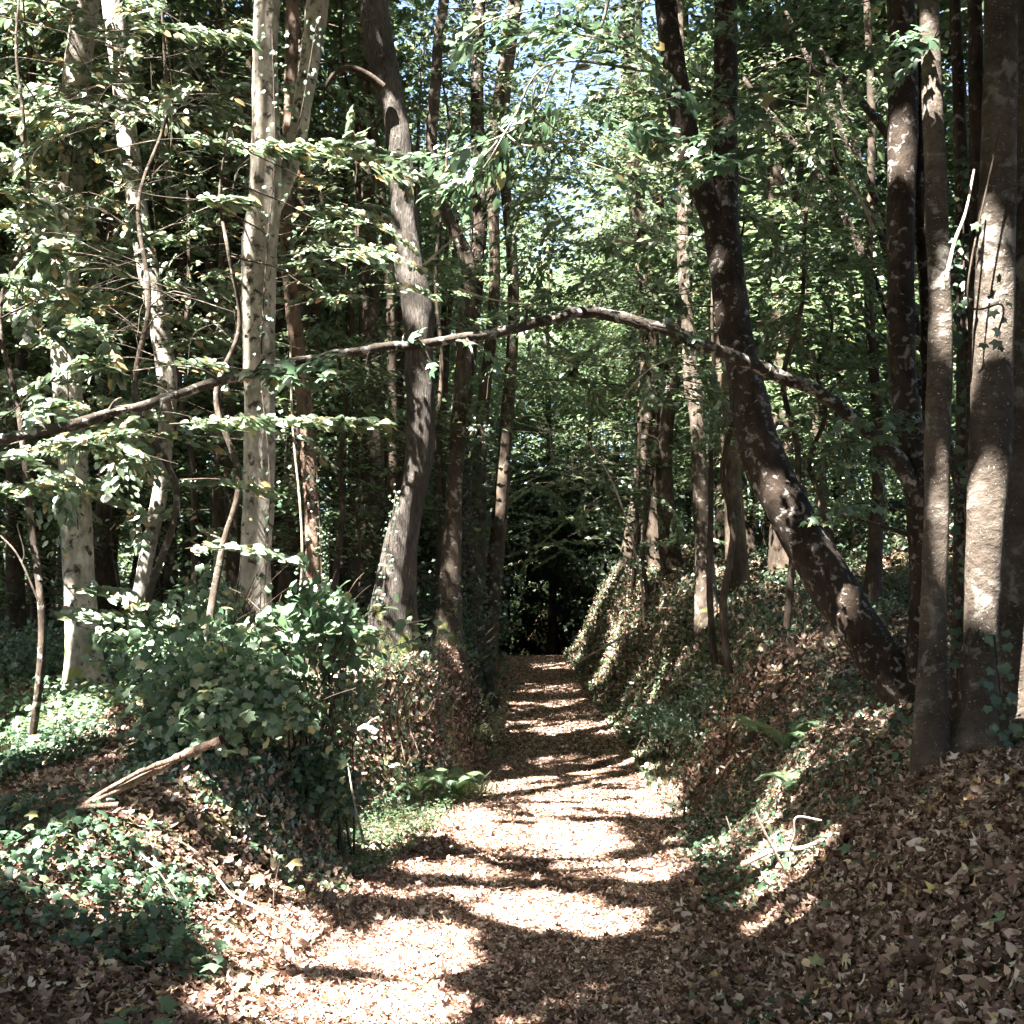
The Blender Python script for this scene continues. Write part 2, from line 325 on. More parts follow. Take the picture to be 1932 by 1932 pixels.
# ------------------------------------------------------------------ ground and path (one sheet, split along the path edges)
rows = np.concatenate([np.arange(-30, 2, 1.0), np.arange(2, 13, .07), np.arange(13, 26, .16), np.arange(26, 60, .5), np.linspace(60, 200, 40)])
ul = np.concatenate([-np.geomspace(110, 6, 30), -np.arange(5.9, 0, -.075)]); ur = -ul[::-1]; up = np.linspace(0, 1, 33)
def grid(us, mode):
    Y = np.repeat(rows[:, None], len(us), 1); L = xl(rows)[:, None]; Rr = xr(rows)[:, None]
    X = L+us[None] if mode == 'l' else (Rr+us[None] if mode == 'r' else L+(Rr-L)*us[None])
    V = np.stack([X, Y, H(X, Y)], -1).reshape(-1, 3)
    n, k = len(rows), len(us); i = np.arange(n-1)[:, None]*k; j = np.arange(k-1)[None]
    return V, np.stack([i+j, i+j+1, i+k+j+1, i+k+j], -1).reshape(-1, 4)
Vl, Fl = grid(np.append(ul, 0), 'l'); Vr, Fr = grid(np.insert(ur, 0, 0), 'r'); Vp, Fp = grid(up, 'p')
tag(obj("ground", mesh_np("ground", np.vstack([Vl, Vr]), np.vstack([Fl, Fr+len(Vl)]), M_floor, True)), "leaf covered woodland floor with banks on both sides of the lane", "ground", kind='structure')
tag(obj("path", mesh_np("path", Vp, Fp, M_path, True)), "brown leaf covered track running into the dark wood", "path", kind='structure')

# ------------------------------------------------------------------ gaps cut in the foliage to place sun patches on ground, trunks and undergrowth
ZE = []   # ground ellipses: (x, y, z, rx, ry)
def sunspot(px, py, rx, ry):
    c = ground_hit(px, py); a = ground_hit(px, py+ry); b = ground_hit(px, py-ry)
    ZE.append((c[0], c[1], c[2], max(Wd(rx, c[1]), .08), max(min(abs(b[1]-a[1])/2, Wd(ry, c[1])*12), .08)))
for q in [(640, 1790, 190, 48), (520, 1740, 90, 40), (800, 1780, 70, 26), (770, 1560, 60, 34), (800, 1500, 110, 75), (860, 1550, 85, 35), (950, 1490, 50, 14), (1180, 1200, 45, 50), (900, 1430, 50, 40), (1080, 1590, 130, 20), (855, 1638, 50, 15), (1010, 1715, 115, 32),
          (620, 1890, 150, 38), (1160, 1745, 60, 18), (440, 1700, 80, 40), (1440, 1618, 42, 16), (1490, 1655, 30, 10), (1470, 1742, 30, 8),
          (110, 1640, 150, 60), (100, 1395, 110, 45), (300, 1580, 40, 14), (1060, 1256, 50, 5), (1030, 1300, 60, 8), (1060, 1330, 60, 7), (1070, 1375, 100, 14),
          (1100, 1435, 105, 12), (1060, 1500, 40, 9), (1240, 1655, 40, 8)]: sunspot(*q)
ZS = []   # capsules: (p, q, radius, chance a leaf in the shaft is missing)
def sunbeam(px, py, px2, py2, d, r, pr=1.0, d2=None): ZS.append((U(px, py, d), U(px2, py2, d if d2 is None else d2), r, pr))
for q in [(505, -60, 500, 270, 10, .20), (495, 430, 490, 640, 10, .20), (505, 720, 510, 900, 10, .14), (600, -40, 585, 130, 10.3, .18),
          (735, 200, 755, 290, 12.5, .12), (762, 330, 765, 380, 12.5, .1), (800, 700, 795, 800, 12.5, .09), (785, 930, 780, 990, 12.5, .08), (735, 980, 730, 1240, 12.4, .2),
          (770, 480, 770, 520, 12.5, .09), (120, 590, 120, 700, 11.4, .14), (150, 150, 130, 330, 11.4, .12, .6), (165, 1250, 150, 1330, 11.4, .2),
          (225, -20, 240, 270, 13, .2), (285, 480, 300, 660, 13, .17), (290, 950, 262, 1120, 13, .17), (592, 940, 600, 1150, 12, .12),
          (1848, 1060, 1850, 1120, 6.5, .10), (1885, 610, 1880, 650, 6.5, .08), (1925, 1180, 1930, 1260, 6.7, .14),
          (1818, 450, 1820, 500, 7, .06), (1705, 310, 1700, 330, 8, .05), (1800, 480, 1780, 540, 6.3, .05), (1838, 330, 1800, 480, 6.3, .03),
          (850, 1050, 845, 1180, 13, .13), (882, 560, 880, 630, 13.6, .1), (820, 100, 818, 230, 14, .14),
          (1310, 750, 1305, 780, 17, .1), (1335, 1165, 1340, 1180, 17, .12),
          (1150, 595, 1190, 605, 7.2, .09), (640, 660, 760, 650, 7, .05), (0, 820, 400, 722, 6.1, .10, .9), (480, 700, 1100, 595, 6.65, .09, .85), (1420, 1540, 1490, 1640, 6.7, .09), (1410, 1620, 1560, 1585, 6.7, .06), (1503, 1545, 1545, 1548, 6.6, .05), (650, 1375, 715, 1378, 8.5, .06),
          (1150, 1180, 1230, 1090, 24, .5, .9), (1120, 1230, 1180, 1160, 24, .3, .9), (1230, 1250, 1270, 1180, 20, .3, .6), (1200, 1330, 1290, 1260, 17, .35, .5),
          (560, 1140, 700, 1160, 9.2, .22), (340, 1180, 520, 1230, 9, .28, .8), (690, 1360, 660, 1480, 8.8, .2, .9), (780, 1270, 820, 1290, 9.5, .2),
          (200, 250, 520, 290, 8.5, .55, .95), (480, 280, 740, 300, 8.5, .22, .9), (740, 300, 980, 240, 6.5, .22, .9), (970, 50, 1240, 130, 6, .22, .9), (0, 30, 430, 60, 9, .4, .85),
          (150, 380, 500, 430, 9, .6, .9), (0, 220, 180, 260, 9, .4, .8), (450, 430, 720, 420, 9, .3, .8), (100, 560, 450, 580, 9, .4, .8), (130, 660, 340, 680, 9, .3, .8),
          (560, 800, 730, 800, 7.6, .12, .95), (200, 800, 540, 830, 8, .2, .6), (0, 870, 300, 860, 8, .2, .6), (130, 1120, 300, 1150, 8.5, .2, .7), (0, 480, 100, 520, 10, .4, .6),
          (1080, 200, 1200, 330, 16, .9, .7), (1000, 400, 1200, 450, 22, 1.6, .6), (1400, 600, 1650, 300, 16, .8, .45), (950, 850, 1100, 950, 30, 1.6, .7), (250, 1280, 640, 1330, 8.4, .4, .55), (380, 1180, 700, 1170, 8.6, .4, .7), (0, 100, 420, 130, 9, 1.35, .95), (120, 300, 420, 480, 9, 1.35, .96), (20, 480, 250, 640, 9, .9, .9), (0, 840, 330, 870, 8.2, .4, .9), (540, 300, 700, 420, 9.8, .6, .9), (1240, 270, 1400, 330, 6.9, .25, .7), (1080, 200, 1250, 260, 6.8, .25, .8), (560, 120, 640, 380, 10.5, .6, .7), (60, 700, 420, 760, 9, .5, .7), (100, 60, 120, 700, 11, .7, .6),
          (1500, 300, 1560, 420, 16, 3.0, .55), (1080, 250, 1150, 500, 21, 3.6, .6), (1500, 720, 1620, 780, 17, 1.6, .55), (560, 480, 700, 560, 16, 2.0, .5), (280, 350, 380, 450, 14, 1.6, .5), (960, 120, 1100, 300, 15, 2.0, .55),
          (30, 1180, 400, 1160, 15, .8, .4), (1290, 640, 1400, 900, 19, 1.0, .4), (1060, 1000, 1180, 960, 30, 1.0, .7)]: sunbeam(*q)
ZE = np.array(ZE)
def in_gap(P, rg, trunks=0):
    """True for points that stand between the sun and one of the lit places"""
    out = np.zeros(len(P), bool)
    if len(P) == 0: return out
    for x, y, z, rx, ry in ZE:
        t = (P[:, 2]-z)/SUN[2]; gx = P[:, 0]-SUN[0]*t-x; gy = P[:, 1]-SUN[1]*t-y
        d = np.sqrt((gx/rx)**2+(gy/ry)**2)+.42*np.sin(3.4*(gx+x)+2.1*(gy+y)+y)*np.sin(3.7*(gy+y)-2.9*(gx+x)+x*3)+.2*np.sin(7.1*(gx+x)+1.3*(gy+y))
        mg = .11/min(rx, ry*.83)
        out |= (t > .6) & (d < 1.0+mg+rg.normal(0, .08, len(P))) & (rg.uniform(0, 1, len(P)) < ((.5 if trunks < .7 else 1) if trunks else (.88 if y > 14 else 1)))
    for a, b, r, pr in ZS:
        if trunks:
            if pr < 1 or a[1] < 9.9: continue
            pr = trunks
        # distance from the leaf's sun line to the segment a-b, in the plane across the sun
        Pp = P-(P@SUN)[:, None]*SUN; A = a-(a@SUN)*SUN; Bq = b-(b@SUN)*SUN; D = Bq-A
        u = np.clip(((Pp-A)@D)/max(D@D, 1e-6), 0, 1); dist = np.linalg.norm(Pp-A-u[:, None]*D, axis=1)
        ahead = (P@SUN) > max(a@SUN, b@SUN)+.5
        out |= ahead & (dist < r+.10) & (rg.uniform(0, 1, len(P)) < pr)
    return out
_gc = np.array([[e[0], e[1], e[2]] for e in ZE]+[list((a+b)/2) for a, b, r, p in ZS]); _gr = np.array([max(e[3], e[4]) for e in ZE]+[r+np.linalg.norm(a-b)/2 for a, b, r, p in ZS])
def near_gap(c, rad):
    d = c-_gc; t = d@SUN; perp = np.linalg.norm(d-t[:, None]*SUN, axis=1)
    return bool(((perp < _gr+rad+.4) & (t > -rad)).any())
def thin(data, rg, trunks=0):
    k = ~in_gap(data[0], rg, trunks); return tuple(q[k] for q in data)

# ------------------------------------------------------------------ generic woodland trees
def make_variant(seed, height, crown0, rcrown, nlimb, nsp, nleaf, lsize, r0, lean=.3, sides=9, limbr=1.0):
    """limbs + trunk tubes and a leaf cloud, local coordinates"""
    rg = np.random.default_rng(seed); tb = Tubes()
    k = 7; zz = np.linspace(-.3, height, k); off = np.cumsum(rg.normal(0, lean*.25, (k, 2)), 0); off -= off[0]
    pts = spline(np.column_stack([off, zz]), 26); rad = r0*(1-np.linspace(0, 1, 26)**1.2*.86); rad[:3] *= np.array([1.5, 1.2, 1.06])
    tb.add(pts, rad, sides)
    cen = []; az = []; L = []
    for i in range(nlimb):
        f = rg.uniform(0, 1)**.9; z = crown0+(height-crown0)*f*.97
        j = min(int((z+.3)/(height+.3)*25), 24); p0 = pts[j]; a = rg.uniform(0, 2*np.pi); reach = rcrown*(.45+.9*math.sin(math.pi*min(.95, .25+.72*f)))*rg.uniform(.6, 1.1)
        rise = rg.uniform(.05, .55)*reach
        q = np.array([p0, p0+np.array([math.cos(a), math.sin(a), .35])*reach*.35, p0+np.array([math.cos(a+.15)*reach*.75, math.sin(a+.15)*reach*.75, rise*.8]),
                      p0+np.array([math.cos(a+.1)*reach, math.sin(a+.1)*reach, rise])])
        lp = spline(q, 9); tb.add(lp, np.linspace(max(rad[j]*.16, .010), .004, 9), 4)
        m = max(2, int(nsp*reach/rcrown)); t = rg.uniform(.15, 1, m); ii = np.minimum((t*8).astype(int), 8)
        c = lp[ii]+np.column_stack([rg.normal(0, .13*rcrown, m), rg.normal(0, .13*rcrown, m), rg.normal(0, .22, m)])
        cen.append(c); az.append(a+rg.normal(0, .9, m)); L.append(rg.uniform(.6, 1.5, m))
    cen = np.concatenate(cen); az = np.concatenate(az); L = np.concatenate(L)
    return tb, sprays(cen, az, L, .4, nleaf, lsize, rg, tilt=.45)
class Variant:
    def __init__(s, tname, cname, bark, leaf, *a):
        s.tb, s.lv = make_variant(*a); s.bark, s.leaf, s.tname, s.cname = bark, leaf, tname, cname
        s.tm = s.tb.mesh(tname, bark); s.cm = leaf_mesh(cname, s.lv, RH, leaf)
        s.c = s.lv[0].mean(0); s.r = np.linalg.norm(s.lv[0]-s.c, axis=1).max()
    def place(s, name, x, y, rz, sc_, label, group, carve=True, cat="tree", zoff=0):
        z = float(H(x, y))+zoff; o = empty(name, (x, y, z), rz); o.scale = (sc_,)*3
        tag(o, label, cat, group); obj("trunk", s.tm, o)
        ca, sa = math.cos(rz), math.sin(rz); M = np.array([[ca, -sa, 0], [sa, ca, 0], [0, 0, 1]])
        cw = M@s.c*sc_+np.array([x, y, z])
        if carve and near_gap(cw, s.r*sc_):
            Pw = s.lv[0]@M.T*sc_+np.array([x, y, z]); k = ~in_gap(Pw, np.random.default_rng(int(abs(x*91+y*37)*10)))
            obj("crown", leaf_mesh(s.cname, tuple(q[k] for q in s.lv), RH, s.leaf), o)
        else: obj("crown", s.cm, o)
        return o
# tall shading trees (crowns well above the lane)
Vt = [Variant("canopy_trunk", "canopy_crown", B_bg, M_can, 100+i, 15.5, 8.2, 2.9, 26, 13, 26, .17, .16) for i in range(4)]
# mid-distance trees with low crowns
Vm = [Variant("woodland_trunk", "woodland_crown", B_bg, M_far, 200+i, 13+i, 1.6+i*.5, 2.3, 36, 13, 30, .16, .12+.015*i) for i in range(4)]
# slim poles with a high small crown
Vp_ = [Variant("pole_trunk", "pole_crown", B_bg, M_far, 300+i, 14, 6.5, 1.7, 16, 8, 24, .15, .07+.015*i, .5, 7) for i in range(4)]
# understorey shrubs and saplings
Vs = [Variant("sapling_trunk", "sapling_crown", B_bg, M_far, 400+i, 4.0+.6*i, .5, 1.3, 20, 7, 24, .11, .028, .3, 6) for i in range(3)]

# broad trees added, mostly outside the view, so their crowns shade the lane
Vw = [Variant("spreading_trunk", "spreading_crown", B_bg, M_can, 500+i, 16.5, 8.6, 5.2, 56, 20, 28, .18, .22) for i in range(3)]
rg = np.random.default_rng(5)
for i, (x, y) in enumerate([(-6.0, 5.6), (4.6, 5.2), (-6.0, 9.2), (6.6, 9.0), (-8.2, 13), (9.0, 13), (-3.0, .5), (3.2, .8), (-2.2, 17.5), (4.6, 18.5), (1.2, -4)]):
    Vw[i % 3].place("spreading_shade_tree", x, y, i*1.3, 1.0, "broad tree added to shade the lane from high above", "broad trees added to shade the lane")
# canopy over the lane to block sun, extended behind and right against sky light
cell = 3.7; n_c = 0
for gx in np.arange(-25, 12, cell):
    for gy in np.arange(-13, 36, cell):
        x = gx+rg.uniform(-1, 1); y = gy+rg.uniform(-1, 1)
        infront = y > 2 and abs(x)/y < .52
        if infront and y < 15: continue       # no trunk may stand in the near view; crowns there come from the named trees
        if (y > -2.5 and abs(x) < 1.5) or (x > 0 and y > 14): continue
        Vt[int(rg.integers(4))].place("canopy_tree", x, y, rg.uniform(0, 6.28), rg.uniform(.9, 1.12), "tall slim tree whose high crown closes the canopy over the lane", "tall canopy trees over the lane"); n_c += 1
# unseen trees with low crowns, added round the viewpoint to darken the shade
for i, (x, y) in enumerate([(-7, -3), (-4, -6.5), (0.5, -8), (4.5, -6), (7, -2.5), (8, 2), (-8.5, 1.5), (-11, 5), (9.5, 6), (-10, -6), (10, -7), (11.5, 10), (3, -11), (-3, -11.5), (12, -1)]):
    Vm[i % 4].place("woodland_tree", x, y, i*1.7, 1.15, "unseen leafy broadleaf tree added round the viewpoint to cut sky light", "unseen trees added round the viewpoint")
# woodland to the left, behind and to the right
def scatter(n, xr_, yr_, V, name, label, group, mind, smin=.85, smax=1.15, avoid=True, fr=None):
    pts = []
    tries = 0
    while len(pts) < n and tries < n*60:
        tries += 1
        x = rg.uniform(*xr_); y = rg.uniform(*yr_)
        if avoid and xl(y)-.5 < x < xr(y)+.8: continue
        if fr and not fr(x, y): continue
        if any((x-a)**2+(y-b)**2 < mind**2 for a, b in pts): continue
        pts.append((x, y)); V[int(rg.integers(len(V)))].place(name, x, y, rg.uniform(0, 6.28), rg.uniform(smin, smax), label, group)
inview = lambda x, y: abs(x/y) < .62
scatter(34, (-22, -1), (16, 40), Vp_, "pole_tree", "slender dark pole stem among the crowded trunks left of the lane", "slender pole stems left of the lane", .8, fr=inview)
scatter(16, (2.5, 22), (15, 40), Vp_, "pole_tree", "slender dark pole stem on the wooded slope right of the lane", "slender pole stems right of the lane", .9, fr=inview)
scatter(24, (-20, -2), (19, 42), Vm, "woodland_tree", "leafy broadleaf tree deep in the wood left of the lane", "leafy trees deep in the wood left of the lane", 2.6, fr=inview)
scatter(30, (3.5, 24), (18, 46), Vm, "woodland_tree", "leafy broadleaf tree on the wooded slope right of the lane", "leafy trees on the slope right of the lane", 2.2, fr=inview)
scatter(18, (-6, 8), (36, 50), Vm, "woodland_tree", "leafy broadleaf tree where the lane disappears", "leafy trees where the lane disappears", 2.0, avoid=False)
scatter(22, (-16, -1.5), (14, 30), Vs, "understorey_sapling", "small leafy sapling in the understorey left of the lane", "understorey saplings left of the lane", 1.2, fr=inview)
scatter(26, (3.0, 18), (15, 34), Vs, "understorey_sapling", "small leafy sapling on the slope right of the lane", "understorey saplings right of the lane", 1.2, fr=inview)
# the far wood reads as one mass
m_ = 4200; th = rg.uniform(-.75, .75, m_); rr_ = rg.uniform(52, 75, m_)
cen = np.column_stack([rr_*np.sin(th), rr_*np.cos(th), np.zeros(m_)]); cen[:, 2] = H(cen[:, 0], cen[:, 1])+rg.uniform(0, 1, m_)**1.5*24
tag(obj("distant_woods", leaf_mesh("distant_woods", sprays(cen, rg.uniform(0, 6.28, m_), rg.uniform(2.5, 4.5, m_), .5, 60, .42, rg, thick=.12, tilt=.8), RH, M_far)), "green mass of distant trees closing the view", "woods", kind='stuff')

# ------------------------------------------------------------------ the named trees of the near view
def stem(tb, pts, d, sides=18, n=70, rough=.10, dd=None, ground=True, seed=1, flare=True, extra=True, fq=4, flute=.0):
    """pts: (px, py, width px) from top to base"""
    k = len(pts); ds = [d]*k if dd is None else dd
    P = [U(a, b, e) for (a, b, c), e in zip(pts, ds)]; W = [Wd(c, e)/2 for (a, b, c), e in zip(pts, ds)]
    if extra:
        v = nrm(P[0]-P[1]); v = nrm(v*.6+np.array([0, 0, .8])); P.insert(0, P[0]+v*2.2); W.insert(0, W[0]*.8); P.insert(0, P[0]+v*2.6); W.insert(0, W[0]*.5)
    if ground:
        b = P[-1].copy(); gz = float(H(b[0], b[1]))
        P[-1][2] = gz
        P.append(b+np.array([0, 0, 0])); P[-1][2] = gz-.6; W.append(W[-1]*1.9)
        W[-2] *= 1.36
    Q = spline(np.column_stack([np.array(P), W]), n)[::-1]
    tb.add(Q[:, :3], np.maximum(Q[:, 3], .004), sides, rough, fq, seed=seed, flute=0)
    return P, W
def hicrown(seed, base_top, r=3.0, n=210, size=.16, zlo=-1.2, zhi=5, nleaf=28):
    rg2 = np.random.default_rng(seed)
    c = base_top+np.column_stack([rg2.normal(0, r*.55, n), rg2.normal(0, r*.55, n), rg2.uniform(zlo, zhi, n)])
    az = np.arctan2(c[:, 1]-base_top[1], c[:, 0]-base_top[0])+rg2.normal(0, .6, n)
    return thin(sprays(c, az, rg2.uniform(.7, 1.5, n), .4, nleaf, size, rg2, tilt=.45), rg2)
def named_tree(name, label, stems, mat, seed, crown=True, top=None, group=None, more=None, cat="tree", crownmat=None):
    tb = Tubes(); P0 = None
    for i, s in enumerate(stems):
        P, W = stem(tb, **s, seed=seed+i)
        if P0 is None: P0 = P; base = P[-2].copy() if s.get('ground', True) else P[-1].copy()
    o = empty(name, base); tag(o, label, cat, group)
    obj("trunk", tb.mesh(name+"_trunk", mat, base), o)
    if crown:
        t = P0[0] if top is None else top
        obj("crown", leaf_mesh(name+"_crown", hicrown(seed, t), RH, crownmat or M_can, base), o)
    return o, base
t1, b1 = named_tree("beech_tree", "mottled trunk at the far left standing in the sunlit patch of floor", [dict(pts=[(165, -20, 50), (150, 100, 52), (142, 200, 50), (130, 400, 50), (120, 620, 52), (140, 900, 55), (150, 1100, 58), (160, 1250, 68), (165, 1335, 92)], d=11.4)], B_pale, 21)
t2, b2 = named_tree("beech_tree", "sinuous pale trunk leaning left behind the leftmost sunlit foliage", [dict(pts=[(212, -20, 44), (232, 150, 42), (240, 260, 40), (268, 450, 40), (298, 600, 40), (315, 720, 36), (312, 840, 30), (298, 950, 28), (268, 1100, 28), (250, 1200, 34)], d=13)], B_pale, 31)
t3, b3 = named_tree("maple_tree", "brightest pale forked trunk with ivy and a second stem joining halfway up",
    [dict(pts=[(505, -20, 48), (500, 120, 50), (502, 270, 56), (500, 380, 66), (490, 480, 66), (487, 600, 64), (490, 800, 60), (487, 950, 58), (480, 1100, 64), (475, 1230, 80)], d=10),
     dict(pts=[(600, -20, 44), (588, 90, 42), (572, 190, 38), (558, 270, 36), (535, 350, 34), (508, 410, 30)], d=10, dd=[10.5, 10.5, 10.4, 10.3, 10.15, 10.05], ground=False)], B_pale, 41)
t4, b4 = named_tree("slim_tree", "thin reddish trunk just right of the brightest pale trunk", [dict(pts=[(552, -20, 26), (548, 200, 26), (540, 400, 27), (552, 580, 29), (573, 750, 30), (583, 880, 31), (590, 1020, 28), (598, 1180, 30)], d=12, sides=14)], B_red, 51)
t5, b5 = named_tree("oak_tree", "thick sinuous ridged trunk with mossy sunlit foot beside the lane",
    [dict(pts=[(703, -20, 60), (712, 60, 56), (727, 140, 54), (745, 220, 54), (757, 300, 50), (763, 400, 52), (772, 500, 58), (790, 590, 60), (790, 690, 54), (794, 790, 58), (788, 880, 54), (772, 980, 44), (765, 1100, 42), (762, 1250, 46)], d=12.8, n=110, sides=22, rough=.13),
     dict(pts=[(772, 920, 30), (757, 980, 44), (745, 1060, 58), (735, 1140, 72), (728, 1250, 92)], d=12.68, ground=True, extra=False, sides=22, n=50)], B_rib, 61)
bk = Tubes(); q = spline([U(722, 165, 12.5), U(690, 140, 12.4), (U(655, 128, 12.3)), U(625, 145, 12.2), U(605, 190, 12.2)], 16); bk.add(q, np.linspace(.06, .015, 16), 8, .1)
obj("dead_limb", bk.mesh("oak_dead_limb", B_bg, b5), t5)
# red paint blaze low on the oak
pb = U(745, 1165, 12.38); me = leaf_mesh("paint_blaze", (np.array([pb]), np.array([[1., 0, 0.3]]), np.array([[-.1, -1, 0.]]), np.array([.10])), CR, None or (lambda: (lambda m: m)(newmat("red_paint")[0]))())
_m = me.materials[0]; _n = _m.node_tree.nodes; _p = _n.new("ShaderNodeBsdfPrincipled"); _p.inputs["Base Color"].default_value = (.45, .04, .05, 1); _o = _n.new("ShaderNodeOutputMaterial"); _m.node_tree.links.new(_p.outputs[0], _o.inputs[0])
t6, b6 = named_tree("snag_tree", "lichened trunk behind the thick ridged one, pale at its foot", [dict(pts=[(840, -20, 22), (828, 60, 20), (822, 160, 22), (815, 290, 21), (845, 410, 20), (882, 490, 27), (882, 600, 32), (872, 720, 30), (860, 880, 30), (852, 1040, 36), (846, 1190, 46)], d=15, sides=14, rough=.2)], B_mid, 71)
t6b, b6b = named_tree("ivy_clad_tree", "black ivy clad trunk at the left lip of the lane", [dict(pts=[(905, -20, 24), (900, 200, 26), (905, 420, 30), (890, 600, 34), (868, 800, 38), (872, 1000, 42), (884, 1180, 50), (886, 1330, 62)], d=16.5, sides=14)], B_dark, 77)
t7, b7 = named_tree("birch_tree", "lichen patched trunk with a swollen burl standing on the right bank", [dict(pts=[(1280, -20, 18), (1285, 200, 20), (1288, 400, 22), (1290, 520, 24), (1300, 640, 26), (1304, 710, 32), (1312, 745, 40), (1316, 790, 30), (1320, 900, 30), (1328, 1040, 34), (1335, 1180, 40)], d=17, sides=14, n=90)], B_mid, 81)
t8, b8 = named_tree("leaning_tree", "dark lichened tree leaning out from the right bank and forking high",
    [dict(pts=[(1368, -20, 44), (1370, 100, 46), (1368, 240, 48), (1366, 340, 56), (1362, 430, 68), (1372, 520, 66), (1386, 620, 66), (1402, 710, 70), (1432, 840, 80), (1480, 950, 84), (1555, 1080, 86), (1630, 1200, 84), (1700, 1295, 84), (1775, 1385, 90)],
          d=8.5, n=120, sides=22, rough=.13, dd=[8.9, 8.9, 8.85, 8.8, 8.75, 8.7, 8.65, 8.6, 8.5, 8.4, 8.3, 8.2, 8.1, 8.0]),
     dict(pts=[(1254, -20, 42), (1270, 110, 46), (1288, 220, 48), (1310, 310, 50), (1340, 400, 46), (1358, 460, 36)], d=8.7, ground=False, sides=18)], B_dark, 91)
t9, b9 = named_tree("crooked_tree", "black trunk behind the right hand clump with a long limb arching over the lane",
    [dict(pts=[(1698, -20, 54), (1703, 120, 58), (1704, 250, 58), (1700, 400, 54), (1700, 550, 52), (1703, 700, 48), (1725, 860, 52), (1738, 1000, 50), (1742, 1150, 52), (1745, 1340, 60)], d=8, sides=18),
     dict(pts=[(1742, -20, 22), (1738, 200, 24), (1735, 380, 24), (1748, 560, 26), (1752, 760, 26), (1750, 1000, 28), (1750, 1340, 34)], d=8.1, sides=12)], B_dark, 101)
arch_px = [(1732, 935, 46, 8.0), (1700, 874, 36, 7.93), (1640, 815, 30, 7.8), (1560, 750, 30, 7.6), (1460, 703, 30, 7.4), (1370, 668, 30, 7.2), (1290, 636, 27, 7.1), (1200, 606, 27, 7.05), (1120, 590, 27, 7.0), (1060, 597, 24, 6.9), (960, 622, 22, 6.85),
           (860, 640, 21, 6.8), (760, 653, 20, 6.7), (650, 665, 20, 6.6), (560, 682, 18, 6.5), (480, 705, 19, 6.4), (400, 722, 20, 6.3), (300, 755, 21, 6.2), (160, 795, 23, 6.1), (0, 826, 24, 6.0), (-180, 850, 25, 5.9)]
Q = spline(np.array([[*U(a, b, e), Wd(c, e)/2] for a, b, c, e in arch_px]), 160); Q[:, 3] *= .84; Q[:, 2] += np.array([.018*mn.noise(Vector((i*.21, 3, 1))) for i in range(160)])
ab = Tubes(); ab.add(Q[:, :3], Q[:, 3], 14, .34, 16, seed=3)
for (a, b, e, a2, b2, e2) in [(640, 664, 6.6, 560, 700, 6.3), (480, 705, 6.4, 520, 660, 6.2), (880, 638, 6.8, 900, 700, 6.7), (1230, 612, 7, 1330, 655, 6.9), (420, 720, 6.3, 330, 690, 6.1), (760, 653, 6.7, 765, 630, 6.65), (990, 615, 6.87, 1000, 580, 6.8), (700, 658, 6.65, 690, 690, 6.6), (200, 785, 6.12, 230, 750, 6.1), (1400, 680, 7.3, 1420, 650, 7.2), (1130, 590, 7.0, 1140, 560, 6.95), (1560, 750, 7.6, 1590, 720, 7.5), (310, 750, 6.2, 300, 790, 6.1)]:
    p, q2 = U(a, b, e), U(a2, b2, e2); ab.add(spline([p, (p+q2)/2+[0, 0, .03], q2], 6), np.linspace(.012, .003, 6), 5)
ar = obj("arching_limb", ab.mesh("arching_limb", B_arch, b9), t9); ar["label"] = "long lichened limb arching right across the lane"
tA, bA = named_tree("maple_tree", "slim speckled grey trunk at the left edge of the right hand clump", [dict(pts=[(1752, -20, 38), (1760, 200, 40), (1768, 400, 42), (1774, 600, 45), (1770, 800, 47), (1766, 1000, 48), (1760, 1200, 50), (1758, 1470, 56)], d=6.5, sides=20)], B_dot, 111)
tB, bB = named_tree("ivy_stem_tree", "dark narrow trunk with climbing ivy inside the right hand clump", [dict(pts=[(1800, -20, 22), (1810, 200, 24), (1818, 450, 30), (1822, 700, 34), (1818, 1000, 36), (1815, 1250, 40), (1812, 1430, 46)], d=7.2, sides=16)], B_dark, 121)
tC, bC = named_tree("thin_dark_tree", "straight dark trunk touching the large brown trunk of the clump", [dict(pts=[(1838, -20, 28), (1842, 200, 28), (1842, 500, 28), (1838, 800, 30), (1835, 1100, 34), (1835, 1420, 40)], d=7.0, sides=14)], B_dark, 131)
tD, bD = named_tree("maple_tree", "large brown speckled trunk with a sun patch low down in the right hand clump", [dict(pts=[(1888, -20, 62), (1884, 250, 66), (1878, 500, 72), (1872, 750, 76), (1862, 950, 72), (1853, 1150, 62), (1848, 1330, 62), (1845, 1500, 84)], d=6.5, sides=26, n=100, rough=.08)], B_dot, 141)
tE, bE = named_tree("maple_tree", "massive brown trunk cut off by the right edge of the picture", [dict(pts=[(1945, -20, 90), (1940, 300, 90), (1934, 600, 90), (1930, 900, 86), (1925, 1150, 84), (1925, 1350, 90), (1930, 1500, 110)], d=6.8, sides=26, n=90, rough=.08)], B_dot, 151)
